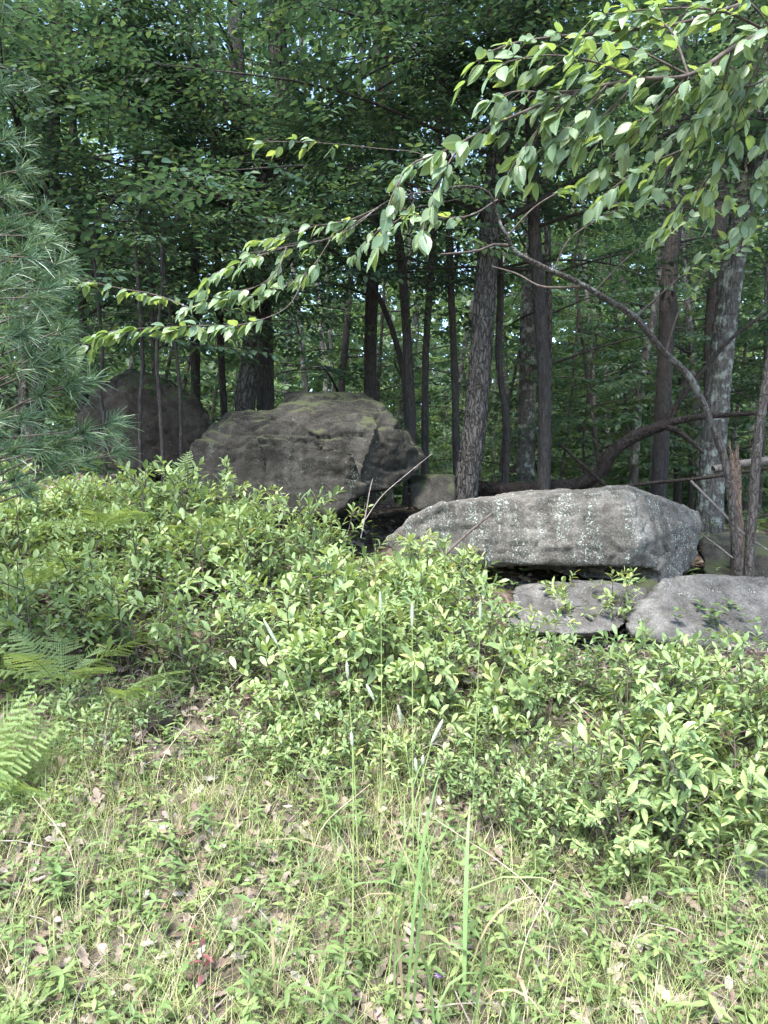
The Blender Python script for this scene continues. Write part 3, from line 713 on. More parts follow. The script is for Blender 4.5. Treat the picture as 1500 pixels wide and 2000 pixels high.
rock('boulder', [Q([(1365, 1060, 6.6), (1410, 1040, 6.8), (1480, 1050, 6.8), (1540, 1060, 6.6), (1540, 1130, 6.1), (1440, 1140, 6.0), (1370, 1125, 6.1), (1380, 1050, 7.6), (1540, 1050, 7.6), (1400, 1150, 6.6)])],
     'rock_dark', 'dark shaded rock behind the two sapling stems at the right', 0.035, 0.05, 0.03, 0.014, seed=8)
for (cx, cy, r, mat, lab, sd) in ((1490, 1712, 0.13, 'rock_grey', 'pale grey rock at the lower right edge', 11), (1003, 1462, 0.07, 'rock_grey', 'small pale stone under the shrubs right of centre', 12),
                                  (1095, 1462, 0.09, 'rock_grey', 'grey stone under the shrub beside a small pale stone', 13), (318, 1412, 0.085, 'rock_brown', 'brownish stone in the bare leaf litter patch', 14),
                                  (1420, 1360, 0.09, 'rock_grey', 'small grey stone beside the flat half buried slab', 15), (1470, 1380, 0.08, 'rock_grey', 'small grey stone at the right end of the slab', 16)):
    dd = np.linspace(1.8, 6, 400); zz = CZ + (1000 - cy) / F * dd; xx = (cx - 750) / F * dd
    i = int(np.argmin(np.abs(zz - ground_z(xx, dd)))); c = np.array([xx[i], dd[i], zz[i]])
    rr = random.Random(sd)
    pts = [c + np.array([math.cos(a) * r * rr.uniform(.8, 1.4), math.sin(a) * r * rr.uniform(.8, 1.2), h * r]) for h in (-0.5, 0.05, 0.55) for a in [k * 1.05 + h for k in range(6)]]
    rock('stone', [pts], mat, lab, 0.012, 0.015, 0.01, 0.005, seed=sd, cat='stone')

def to_ground(cx, cy, lo=1.6, hi=9.0):
    dd = np.linspace(lo, hi, 600); zz = CZ + (1000 - cy) / F * dd; xx = (cx - 750) / F * dd
    i = int(np.argmin(np.abs(zz - ground_z(xx, dd))))
    return np.array([xx[i], dd[i], float(ground_z(xx[i], dd[i]))])

def shift(me, base):
    from mathutils import Matrix
    me.transform(Matrix.Translation(Vector(-np.asarray(base, float))))
    return me

def stick(name, pts, r0, r1, mat, label, cat, parent=None, n=7, group=None, m=None, rough=0.06):
    c = catmull(pts, m or max(8, len(pts) * 6)); k = len(c)
    v, f = tube(c, np.linspace(r0, r1, k), n, bark_ridge(random.randint(0, 999), rough, 4))
    b = c[0]
    o = obj(name, mesh_np(name, v - b, f, M[mat], None, True), parent, b if parent is None else None)
    if parent is None: tag(o, label, cat, group)
    return o

# ------------------------------------------------------------------ fallen and broken wood
def part_tube(name, pts, r0, r1, mat, root, base, n=9, rough=0.1):
    c = catmull(pts, max(10, len(pts) * 7))
    v, f = tube(c, np.linspace(r0, r1, len(c)), n, bark_ridge(random.randint(0, 999), rough, 5))
    return obj(name, mesh_np(name, v - base, f, M[mat], None, True), root)
fb = P(915, 952, 8.4)
ft = empty('fallen_tree', fb)
tag(ft, 'dead fallen tree with dark twisted trunk arching up to the right', 'fallen tree')
part_tube('trunk', Q([(905, 945, 8.5), (960, 955, 8.4), (1050, 955, 8.3), (1130, 945, 8.2), (1172, 922, 8.1), (1192, 888, 8.0), (1235, 855, 7.9), (1292, 832, 7.8)]), 0.085, 0.06, 'deadwood', ft, fb, 12, 0.16)
part_tube('branch', Q([(1285, 834, 7.8), (1340, 818, 7.7), (1400, 812, 7.6), (1490, 806, 7.4)]), 0.045, 0.02, 'deadwood', ft, fb)
part_tube('branch', Q([(1288, 832, 7.8), (1325, 842, 7.6), (1350, 862, 7.5), (1374, 884, 7.4)]), 0.035, 0.014, 'deadwood', ft, fb)
part_tube('branch', Q([(1290, 832, 7.8), (1330, 780, 7.8), (1378, 718, 7.8), (1430, 660, 7.9), (1500, 610, 8.0)]), 0.035, 0.015, 'deadwood', ft, fb)
part_tube('branch', Q([(1310, 820, 7.8), (1332, 770, 7.7), (1348, 720, 7.6)]), 0.022, 0.01, 'deadwood', ft, fb)
part_tube('branch', Q([(1095, 868, 7.9), (1140, 910, 7.9), (1186, 952, 8.0)]), 0.014, 0.02, 'deadwood', ft, fb)
part_tube('branch', Q([(1010, 960, 8.3), (1060, 975, 8.0), (1130, 960, 7.8)]), 0.03, 0.012, 'deadwood', ft, fb)
stick('fallen_pole', Q([(1080, 968, 7.4), (1250, 946, 7.1), (1385, 932, 6.9), (1520, 912, 6.7)]), 0.022, 0.014, 'deadwood', 'long thin fallen pole lying level behind the lichen-covered boulder', 'fallen branch')
stick('fallen_log', Q([(1393, 918, 6.3), (1440, 908, 6.3), (1540, 896, 6.2)]), 0.036, 0.04, 'palewood', 'short pale broken log propped across the splintered snag', 'log', n=10)
stick('fallen_branch', Q([(1330, 1005, 6.2), (1390, 1040, 5.8), (1440, 1085, 5.5), (1500, 1140, 5.3)]) if False else Q([(1350, 940, 6.6), (1400, 990, 6.2), (1450, 1040, 5.9), (1500, 1075, 5.7)]), 0.012, 0.008, 'palewood', 'thin grey stick slanting down past the two sapling stems', 'fallen branch')
stick('fallen_branch', Q([(1365, 1040, 6.0), (1400, 1065, 5.7), (1432, 1090, 5.5)]), 0.008, 0.006, 'palewood', 'short thin stick at the right tip of the lichen-covered boulder', 'fallen branch')
stick('broken_stick', Q([(862, 1090, 5.35), (910, 1045, 5.4), (960, 1003, 5.5)]), 0.011, 0.009, 'twig', 'dark stick leaning on the left part of the lichen-covered boulder', 'stick')
# splintered snag
sb = P(1440, 1090, 6.15); sb[2] = float(ground_z(sb[0], sb[1])) - 0.05
sr = empty('broken_snag', sb); tag(sr, 'splintered reddish-brown broken stub between two sapling stems', 'snag')
c = catmull([sb, P(1438, 1000, 6.15), P(1435, 905, 6.15)], 16)
v, f = tube(c, np.linspace(0.05, 0.04, 16), 12, bark_ridge(5, 0.18, 6)); obj('trunk', mesh_np('trunk', v - sb, f, M['rawwood'], None, True), sr)
for k in range(5):
    a = k * 1.3; o = np.array([math.cos(a) * 0.022, math.sin(a) * 0.022, 0])
    e = P(1433 + 5 * math.cos(a), 905 - random.uniform(15, 45), 6.15) + o
    v, f = tube(np.array([c[-2] + o, (c[-1] + e) / 2 + o * 0.2, e]), [0.02, 0.012, 0.002], 5); obj('splinter', mesh_np('splinter', v - sb, f, M['rawwood'], None), sr)

# bare twigs in front of the boulders
for pts, r, lab in (([(705, 1050, 5.9), (715, 1000, 5.9), (722, 960, 5.9), (728, 935, 5.9)], 0.006, 'upright bare twig before the overhang of the central boulder'),
                    ([(710, 1020, 5.9), (745, 970, 5.95), (790, 930, 6.0), (845, 885, 6.1)], 0.004, 'long bare twig slanting up right past the overhang of the central boulder'),
                    ([(565, 1025, 5.7), (556, 1000, 5.7), (553, 975, 5.7), (548, 960, 5.7)], 0.004, 'short bare twig at the foot of the central boulder')):
    stick('bare_twig', Q(pts), r, r * 0.5, 'drytwig', lab, 'twig', n=5)

# ------------------------------------------------------------------ leafy boughs built leaf by leaf
class Bough:
    def __init__(s): s.p = []; s.d = []; s.n = []; s.s = []; s.tw = Acc()
    def run(s, pts, size, gap, r0=0.006, droop=0.5, start=0.0, twig=0.09, face=0.45, nl=(2, 4)):
        c = catmull(pts, max(10, len(pts) * 8))
        seg = np.linalg.norm(np.diff(c, axis=0), axis=1); L = np.concatenate([[0], np.cumsum(seg)])
        s.tw.add(*tube(c, np.linspace(r0, 0.0022, len(c)), 6))
        q = L[-1] * start + gap * random.random(); side = 1
        while q < L[-1]:
            i = min(np.searchsorted(L, q), len(c) - 1)
            p = c[i]; t = norm(c[min(i + 1, len(c) - 1)] - c[max(i - 1, 0)])
            sd = norm(np.cross(t, [0, 0, 1])) * side; side = -side
            td = norm(t * random.uniform(0.5, 1.0) + sd * random.uniform(0.3, 0.9) + np.array([0, 0, -random.uniform(0.1, 0.6) * droop * 1.4]))
            tl = twig * random.uniform(0.3, 1.4); e = p + td * tl
            s.tw.add(*tube(np.array([p, e]), [0.002, 0.0012], 3))
            for k in range(random.randint(*nl)):
                b = p + td * tl * (0.35 + 0.65 * random.random()) if k else e
                ld = norm(td * 0.9 + t * 0.55 + rng.normal(0, 0.5, 3) + np.array([0, 0, -droop * random.uniform(0.0, 0.9)]))
                nm = np.array([0, -face, 0.9]) + rng.normal(0, 0.55, 3)
                s.p.append(b); s.d.append(ld); s.n.append(norm(nm)); s.s.append(size * random.uniform(0.68, 1.18))
            q += gap * random.uniform(0.7, 1.3)
        # tip leaves
        for k in range(2):
            s.p.append(c[-1]); s.d.append(norm(norm(c[-1] - c[-3]) + rng.normal(0, 0.3, 3) + np.array([0, 0, -0.3 * droop]))); s.n.append(norm(np.array([0, -face, 0.9]) + rng.normal(0, 0.3, 3))); s.s.append(size * 0.9)
    def finish(s, root, base, tpls, mats, twigmat, cap=300):
        tw = s.tw.mesh('bough', M[twigmat], True); shift(tw, base); root = obj('bough', tw, root)
        p = np.array(s.p); d = np.array(s.d); n = np.array(s.n); z = np.array(s.s)
        return place_leaves(root, base, p, d, n, z, tpls, mats, cap)

def place_leaves(root, base, p, d, n, z, tpls, mats, cap, basename='leaf'):
    """the largest in view as single leaf objects, the rest as one stuff part"""
    app = z / np.maximum(p[:, 1], 0.3)
    order = np.argsort(-app)
    single, rest = order[:cap], order[cap:]
    data = []
    for t in tpls:
        me = mesh_np(basename, t[0], t[1], M[mats[1]], None, True); data.append(me)
    R = frames(d, n)
    from mathutils import Matrix
    for i in single:
        o = bpy.data.objects.new(basename, data[i % len(data)]); COL.objects.link(o); o.parent = root
        m4 = np.eye(4); m4[:3, :3] = R[i] * z[i]; m4[:3, 3] = p[i] - base
        o.matrix_basis = Matrix(m4.tolist())
    if len(rest):
        v, f = leaves_mesh(tpls[0], p[rest] - base, d[rest], n[rest], z[rest])
        tag(obj('foliage', mesh_np('foliage', v, f, M[mats[0]], rand_tint(len(rest), len(tpls[0][0])), True), root), kind='stuff')

# --- tree outside the frame on the right whose boughs hang into view
ob = np.array([2.35, 2.95, float(ground_z(2.35, 2.95)) - 0.1])
ot = empty('overhanging_tree', ob)
tag(ot, 'leafy boughs with large pale green leaves hanging in from the upper right', 'tree')
tc = catmull([ob, ob + [0.05, 0.05, 1.6], ob + [-0.1, 0.0, 3.4], ob + [0.1, 0.2, 5.5], ob + [0.0, 0.4, 7.5]], 30)
v, f = tube(tc, np.linspace(0.12, 0.03, 30), 12, bark_ridge(3, 0.05, 6)); obj('trunk', mesh_np('trunk', v - ob, f, M['bark_grey'], None, True), ot)
B = Bough()
j0 = tc[14]
HL = 0.082
B.run([j0, P(1620, 20, 2.85), P(1500, 60, 2.75), P(1430, 95, 2.7), P(1345, 147, 2.65), P(1250, 155, 2.6), P(1130, 178, 2.6), P(1000, 228, 2.55), P(900, 278, 2.5), P(850, 302, 2.5)], HL, 0.045, 0.014, 0.7, 0.35)
B.run([P(850, 302, 2.5), P(800, 325, 2.48), P(765, 385, 2.47), P(745, 455, 2.46)], HL * 0.92, 0.035, 0.004, 1.3, 0.05, 0.05)
B.run([P(905, 277, 2.5), P(870, 330, 2.5), P(845, 395, 2.5), P(822, 455, 2.5)], HL * 0.92, 0.035, 0.004, 1.3, 0.05, 0.05)
B.run([tc[16], P(1560, -40, 2.9), P(1350, 40, 2.8), P(1200, 62, 2.75), P(1080, 72, 2.7), P(990, 88, 2.65), P(930, 120, 2.65)], HL, 0.05, 0.01, 0.6, 0.4)
B.run([P(1130, 178, 2.6), P(1080, 220, 2.58), P(1030, 280, 2.56), P(992, 340, 2.55)], HL, 0.035, 0.005, 1.0, 0.05)
B.run([P(1250, 155, 2.6), P(1190, 215, 2.62), P(1120, 270, 2.65), P(1075, 310, 2.65)], HL, 0.036, 0.005, 0.9, 0.05)
B.run([P(1345, 147, 2.65), P(1280, 220, 2.75), P(1210, 290, 2.85), P(1150, 345, 2.9)], HL, 0.04, 0.005, 0.9, 0.05)
B.run([P(1430, 95, 2.7), P(1400, 200, 2.85), P(1340, 290, 3.0), P(1280, 360, 3.1)], HL, 0.042, 0.005, 0.9, 0.05)
B.run([P(1510, 60, 2.75), P(1450, 200, 2.9), P(1420, 300, 3.0), P(1390, 370, 3.1)], HL, 0.042, 0.005, 0.9, 0.1)
B.run([P(1500, 60, 2.75), P(1400, 20, 2.7), P(1280, 18, 2.7), P(1180, 28, 2.7)], HL, 0.042, 0.006, 0.6, 0.05)
B.run([P(1250, 155, 2.6), P(1150, 118, 2.58), P(1060, 108, 2.56), P(985, 122, 2.55)], HL, 0.04, 0.005, 0.7, 0.05)
B.run([P(1345, 147, 2.65), P(1230, 92, 2.6), P(1150, 85, 2.6)], HL, 0.042, 0.005, 0.7, 0.05)
B.run([P(1560, 80, 2.9), P(1510, 250, 3.0), P(1480, 360, 3.05), P(1450, 430, 3.1)], HL, 0.042, 0.006, 0.9, 0.15)
for pts in ([(1345, 147, 2.65), (1310, 60, 2.7), (1250, 20, 2.75)], [(1430, 95, 2.7), (1330, 190, 2.75), (1240, 240, 2.8), (1170, 270, 2.85)], [(1500, 60, 2.75), (1430, 160, 2.8), (1370, 230, 2.85), (1310, 270, 2.9)], [(1560, 60, 2.85), (1500, 150, 2.85), (1440, 170, 2.85), (1400, 160, 2.85)],
            [(1130, 178, 2.6), (1060, 180, 2.55), (1000, 180, 2.5), (960, 200, 2.5)], [(1190, 160, 2.6), (1130, 230, 2.6), (1090, 260, 2.6), (1050, 300, 2.6)], [(1510, 60, 2.75), (1470, 10, 2.7), (1420, -20, 2.7)], [(1340, 290, 3.0), (1250, 330, 3.1), (1180, 380, 3.2)], [(1420, 300, 3.0), (1350, 390, 3.2), (1300, 440, 3.3)]):
    B.run(Q(pts), HL, 0.04, 0.005, 0.7, 0.05)
B.finish(ot, ob, [T_HERO, T_HERO2], ('hero_leaf', 'hero_leaf_obj'), 'twig', 300)
fo = Foliage(); br = Acc()
for k in range(14):      # the rest of its crown above the frame
    a = k * 2.4; z0 = random.uniform(5.0, 7.0); i = int(np.argmin(np.abs(tc[:, 2] - z0 - 0.0))); st = tc[i]
    Lm = random.uniform(0.9, 1.9)
    e = st + np.array([math.cos(a) * Lm, math.sin(a) * Lm, 0.4])
    br.add(*tube(np.array([st, e]), [0.015, 0.004], 5))
    for q in np.linspace(0.3, 1, 5): fo.spray(st + (e - st) * q, a + random.uniform(-1, 1), random.uniform(-.3, .2), random.gauss(0, .2), 1.0, 1.2)
tag(obj('crown', shift(fo.mesh('crown', M['hero_leaf']), ob), ot), kind='stuff'); tag(obj('branchwork', shift(br.mesh('branchwork', M['bark_grey']), ob), ot), kind='stuff')

# --- arching sapling whose top trails across the picture
SPN = [(1445, 1135, 5.6), (1428, 985, 5.5), (1400, 850, 5.45), (1360, 760, 5.4), (1300, 690, 5.3), (1240, 620, 5.2), (1160, 570, 5.1), (1080, 530, 5.0), (1010, 490, 4.9), (988, 465, 4.85),
       (974, 415, 4.8), (945, 375, 4.7), (890, 362, 4.6), (820, 378, 4.5), (740, 405, 4.4), (650, 462, 4.3), (560, 482, 4.2), (490, 494, 4.2)]
ab = P(*SPN[0]); ab[2] = float(ground_z(ab[0], ab[1])) - 0.08
at_ = empty('arching_sapling', ab)
tag(at_, 'arching grey sapling bending left from the right edge, its leafy sprays before the dark boulders', 'sapling')
c = catmull([ab] + Q(SPN), 110)
rad = np.interp(np.linspace(0, 1, 110), [0, 0.05, 0.3, 0.5, 0.6, 0.75, 1], [0.040, 0.030, 0.024, 0.016, 0.009, 0.005, 0.0018])
rad = rad * (1 + 0.10 * np.sin(np.arange(110) * 0.9) * np.sin(np.arange(110) * 0.37 + 1)); c = c + np.stack([np.sin(np.arange(110) * 0.55), np.zeros(110), np.cos(np.arange(110) * 0.43)], -1) * 0.012
v, f = tube(c, rad, 14, bark_ridge(8, 0.09, 5)); obj('trunk', mesh_np('trunk', v - ab, f, M['bark_grey'], None, True), at_)
B = Bough(); S = 0.088
B.run(Q(SPN[14:]), S, 0.11, 0.004, 0.45, 0.1)
B.run(Q([(650, 462, 4.3), (600, 530, 4.25), (520, 570, 4.2), (430, 580, 4.15), (368, 600, 4.1)]), S, 0.05, 0.003, 0.5, 0.1)
B.run(Q([(600, 530, 4.25), (560, 600, 4.1), (480, 632, 4.0), (400, 636, 3.95), (300, 640, 3.9), (215, 648, 3.85), (172, 676, 3.85)]), S * 1.1, 0.034, 0.003, 0.45, 0.3, 0.06)
B.run(Q([(560, 482, 4.2), (470, 512, 4.1), (420, 535, 4.1), (398, 560, 4.1)]), S, 0.05, 0.004, 0.6, 0.2)
B.run(Q([(560, 482, 4.2), (540, 530, 4.1), (500, 560, 4.1), (450, 570, 4.1)]), S, 0.05, 0.004, 0.6, 0.2)
B.run(Q([(740, 405, 4.4), (680, 430, 4.35), (600, 445, 4.3), (520, 470, 4.3)]), S, 0.055, 0.004, 0.5, 0.1)
B.run(Q([(368, 600, 4.1), (300, 575, 4.4), (220, 560, 4.6), (140, 538, 4.8)]), S, 0.07, 0.004, 0.4, 0.1)
B.run(Q([(890, 338, 4.6), (820, 300, 4.7), (740, 290, 4.8), (640, 280, 4.9), (500, 275, 5.0)]), S, 0.08, 0.003, 0.5, 0.6)
B.run(Q([(820, 368, 4.5), (790, 420, 4.5), (740, 450, 4.5), (690, 500, 4.5)]), S, 0.06, 0.004, 0.5, 0.1)
for pts in ([(1160, 570, 5.1), (1230, 500, 5.0), (1330, 430, 4.9), (1420, 400, 4.9)], [(1080, 530, 5.0), (1120, 460, 4.9), (1230, 400, 4.8), (1330, 370, 4.8)], [(990, 462, 4.9), (1050, 400, 4.8), (1130, 360, 4.8), (1240, 330, 4.7)],
            [(1240, 620, 5.2), (1330, 540, 5.1), (1420, 470, 5.0), (1500, 440, 5.0)], [(972, 390, 4.8), (920, 420, 4.7), (860, 425, 4.6), (800, 420, 4.6)], [(1300, 690, 5.3), (1330, 600, 5.2), (1390, 520, 5.1), (1450, 480, 5.0)]):
    B.run(Q(pts), S, 0.055, 0.007, 0.35, 0.3, 0.14)
B.tw.add(*tube(catmull(Q([(1000, 480, 4.9), (965, 478, 4.9), (930, 490, 4.85), (860, 497, 4.8)]), 14), np.linspace(0.012, 0.006, 14), 6))
B.tw.add(*tube(catmull(Q([(1140, 560, 5.1), (1060, 560, 5.2), (1010, 535, 5.3), (960, 520, 5.3)]), 14), np.linspace(0.011, 0.005, 14), 6))
B.finish(at_, ab, [T_HERO2, T_HERO], ('hero_leaf', 'hero_leaf_obj'), 'twig', 300)

# ------------------------------------------------------------------ pine at the left edge
pb = np.array([-2.75, 3.5, float(ground_z(-2.75, 3.5)) - 0.1])
pt = empty('pine_tree', pb); tag(pt, 'soft bluish-green pine with long needles at the left edge', 'tree')
tc = catmull([pb, pb + [0.05, 0, 3], pb + [0, 0.1, 7.5]], 20)
v, f = tube(tc, np.linspace(0.13, 0.03, 20), 12, bark_ridge(4, 0.06, 7)); obj('trunk', mesh_np('trunk', v - pb, f, M['bark_dark'], None, True), pt)
NV, NF, NTn = [], [], []; ncount = 0
def tuft(p, ax, L=0.105, n=66):
    global ncount
    ax = norm(np.asarray(ax, float)); u = norm(np.cross(ax, [0.3, 0.2, 1])); w = np.cross(ax, u)
    th = rng.uniform(0.15, 1.35, n); ph = rng.uniform(0, 2 * PI, n)
    d = ax * np.cos(th)[:, None] + (u * np.cos(ph)[:, None] + w * np.sin(ph)[:, None]) * np.sin(th)[:, None]
    l = L * rng.uniform(0.75, 1.15, n)
    o = p - ax * rng.uniform(0, 0.05, n)[:, None]
    mid = o + d * l[:, None] * 0.55; e = o + d * l[:, None] + np.array([0, 0, -1]) * (l * 0.13)[:, None]
    sd = norm(np.cross(d, rng.normal(0, 1, (n, 3)))) * 0.0013
    v = np.stack([o - sd, o + sd, mid + sd, mid - sd, e + sd * 0.5, e - sd * 0.5], 1)
    f = np.array([[0, 1, 2, 3], [3, 2, 4, 5]])[None] + (np.arange(n) * 6)[:, None, None] + ncount
    NV.append(v.reshape(-1, 3)); NF.append(f.reshape(-1, 4)); ncount += n * 6
    NTn.append(np.repeat(np.clip(rng.normal(random.uniform(0.35, 0.6), 0.18, n), 0, 1), 6))
tips = [(118, 700, 2.75), (140, 745, 2.75), (168, 842, 2.8), (120, 868, 2.75), (80, 880, 2.65), (28, 880, 2.55), (30, 935, 2.6), (80, 770, 2.7), (60, 690, 2.65), (30, 720, 2.55), (20, 600, 2.65), (75, 600, 2.8),
        (50, 490, 2.8), (20, 530, 2.65), (75, 545, 2.95), (60, 440, 3.2), (90, 410, 3.6), (10, 370, 3.2), (15, 270, 3.4), (45, 330, 3.5), (5, 170, 3.6), (100, 470, 3.1), (20, 440, 2.8), (100, 560, 3.3), (40, 820, 2.6), (230, 880, 3.3), (130, 640, 3.2),
        (210, 850, 3.2), (-20, 660, 2.5), (-30, 820, 2.5), (-20, 480, 2.6), (140, 900, 3.1), (60, 960, 3.0), (0, 560, 2.5), (45, 650, 2.6)]
br = Acc()
for (a, b, d) in tips:
    e = P(a, b, d)
    st = tc[int(np.argmin(np.abs(tc[:, 2] - (e[2] - 0.15))))]
    mid = (st * 0.55 + e * 0.45) + np.array([0, 0, random.uniform(-0.12, 0.02)])
    bc = catmull([st, mid, e], 14); br.add(*tube(bc, np.linspace(0.014, 0.003, 14), 5))
    ax = norm(bc[-1] - bc[-4]) + np.array([0, 0, 0.25]); tuft(e, ax)
    for k in range(6):
        i = 12 - k * 2 + k // 3
        if i < 4: break
        sd = norm(np.cross(bc[i] - bc[i - 1], [0, 0, 1])) * (1 if k % 2 else -1)
        tdir = norm(norm(bc[i] - bc[i - 1]) * 0.7 + sd * random.uniform(0.5, 1.1) + np.array([0, 0, random.uniform(-0.1, 0.35)]))
        q = bc[i] + tdir * random.uniform(0.07, 0.24)
        br.add(*tube(np.array([bc[i], q]), [0.004, 0.002], 4)); tuft(q, tdir + np.array([0, 0, 0.2]), 0.1, 54)
for k in range(45):       # upper boughs, seen only from the side
    z0 = random.uniform(3.9, 7.2); st = tc[int(np.argmin(np.abs(tc[:, 2] - z0)))]; a = k * 2.4; Lm = (7.9 - z0) * 0.2 + 0.2
    e = st + np.array([math.cos(a) * Lm, math.sin(a) * Lm, 0.25]); br.add(*tube(np.array([st, e]), [0.012, 0.003], 4))
    for q in np.linspace(0.4, 1, 6): tuft(st + (e - st) * q + rng.normal(0, 0.08, 3), np.array([math.cos(a), math.sin(a), 0.5]) + rng.normal(0, 0.4, 3), 0.11, 30)
me = mesh_np('needles', np.concatenate(NV) - pb, np.concatenate(NF), M['needle'], np.concatenate(NTn)); tag(obj('needle_foliage', me, pt), kind='stuff')
tag(obj('branchwork', shift(br.mesh('branchwork', M['twig'], True), pb), pt), kind='stuff')

# ------------------------------------------------------------------ shrubs
def make_shrub(seed, height=0.5, stems=6, spread=0.34, ls=1.0):
    r = random.Random(seed); rn = np.random.default_rng(seed)
    tw = Acc(); p, d, n, s = [], [], [], []
    def tipleaves(a, b, cnt, size):
        ax = norm(b - a); ph = r.uniform(0, 6.28)
        u = norm(np.cross(ax, [0.2, 0.1, 1.0]) + 1e-6); w = np.cross(ax, u)
        for i in range(cnt):
            t = 1 - 0.82 * (i / cnt) ** 0.9; q = a + (b - a) * t; ph += 2.4
            out = u * math.cos(ph) + w * math.sin(ph)
            k = 0.35 + 0.75 * i / cnt
            dd = norm(ax * (1 - 0.45 * k) + out * k + np.array([0, 0, r.uniform(-0.25, 0.15)]))
            nn = norm(np.array([0, 0, 1.0]) + ax * 0.5 + rn.normal(0, 0.22, 3))
            p.append(q); d.append(dd); n.append(nn); s.append(size * r.uniform(0.6, 1.15) * (0.75 if i < 2 else 1))
    for k in range(stems):
        a = k * 6.28 / stems + r.uniform(-.5, .5); rad = spread * r.uniform(0.35, 1.0); h = height * r.uniform(0.65, 1.05)
        b0 = np.array([math.cos(a) * 0.05, math.sin(a) * 0.05, -0.04]); top = np.array([math.cos(a) * rad, math.sin(a) * rad, h])
        mid = (b0 + top) / 2 + np.array([math.cos(a) * 0.05, math.sin(a) * 0.05, -0.03]) + rn.normal(0, 0.03, 3)
        c = catmull([b0, mid, top], 9); tw.add(*tube(c, np.linspace(0.006, 0.002, 9), 4))
        tipleaves(c[6], c[8], 9, 0.077 * ls)
        for j in range(7):
            i = 3 + (j % 5); st = c[i]; aa = a + r.uniform(-1.6, 1.6) + (1.1 if j % 2 else -1.1)
            l = r.uniform(0.09, 0.2); e = st + np.array([math.cos(aa) * l, math.sin(aa) * l, r.uniform(0.03, 0.14)])
            e[2] = min(e[2], height * 1.05)
            tw.add(*tube(np.array([st, (st + e) / 2 + [0, 0, -0.01], e]), [0.003, 0.0025, 0.0015], 3)); tipleaves(st + (e - st) * 0.25, e, r.randint(5, 9), 0.075 * ls)
    return tw, np.array(p), np.array(d), np.array(n), np.array(s)
SHR = []
for k in range(7):
    tw, p, d, n, s = make_shrub(100 + k, 0.38 + 0.06 * (k % 4), 4 + k % 4, 0.28 + 0.04 * (k % 3), (0.85, 1.0, 1.1, 0.9, 1.15, 0.75, 1.0)[k])
    tm = tw.mesh('stems', M['twig'], True)
    h = len(p) // 2
    v, f = leaves_mesh(T_SHRUB, p[:h], d[:h], n[:h], s[:h]); v2, f2 = leaves_mesh(T_SHRUB2, p[h:], d[h:], n[h:], s[h:])
    lm = mesh_np('foliage', np.concatenate([v, v2]), np.concatenate([f, f2 + len(v)]), M['shrub_leaf'], np.concatenate([rand_tint(h, len(T_SHRUB[0]), (0.25, 0.5, 0.65, 0.4, 0.7, 0.3, 0.55)[k], 0.2), rand_tint(len(p) - h, len(T_SHRUB2[0]), (0.25, 0.5, 0.65, 0.4, 0.7, 0.3, 0.55)[k], 0.2)]), True)
    SHR.append((tm, lm, p, d, n, s))
LEAFD = [mesh_np('leaf', t[0], t[1], M['shrub_leaf_obj'], None, True) for t in (T_SHRUB, T_SHRUB2)]
def shrub(loc, k, rz, sc, label, group, single, tilt=(0, 0)):
    from mathutils import Matrix, Euler
    tm, lm, p, d, n, s = SHR[k]
    root = empty('leafy_shrub', loc); root.rotation_euler = (tilt[0], tilt[1], rz); root.scale = (sc, sc, sc)
    tag(obj('stems', tm, root), kind='stuff')
    if single:
        R = frames(d, n)
        for i in range(min(300, len(p))):
            o = bpy.data.objects.new('leaf', LEAFD[i % 2]); COL.objects.link(o); o.parent = root
            m4 = np.eye(4); m4[:3, :3] = R[i] * s[i]; m4[:3, 3] = p[i]; o.matrix_basis = Matrix(m4.tolist())
    else:
        tag(obj('foliage', lm, root), kind='stuff')
    tag(root, label, 'shrub', group)
def region(x, y):
    u = 750 + x / y * F
    if y < 3.7:
        if u < 300: return 'low leafy green shrub beside the big ferns at the left', 'shrubs beside the ferns'
        if u < 900: return 'leafy green shrub at the middle front of the thicket behind the tall grass heads', 'shrubs at the middle front of the thicket'
        return 'leafy green shrub at the right front of the thicket, nearest the grass', 'shrubs at the right front of the thicket'
    if u < 520 and y > 4.9: return 'leafy green shrub at the foot of the brown and central boulders', 'shrubs at the foot of the dark boulders'
    if u < 520: return 'leafy green shrub in the dense thicket below the pine boughs', 'shrubs in the thicket below the pine'
    if u < 960: return 'leafy green shrub in the thicket below the central boulder', 'shrubs below the central boulder'
    return 'leafy green shrub among the grey rocks on the right', 'shrubs among the grey rocks'
gaps = [(430, 1400, 0.36), (330, 1430, 0.28), (300, 1400, 0.25), (870, 1540, 0.22), (1235, 1250, 0.30), (600, 1235, 0.18), (850, 1330, 0.16), (1110, 1420, 0.14), (280, 960, 0.3), (1320, 1340, 0.30), (1400, 1210, 0.5), (1000, 1160, 0.2)]
gaps = [(to_ground(a, b), r) for a, b, r in gaps]
plan = []
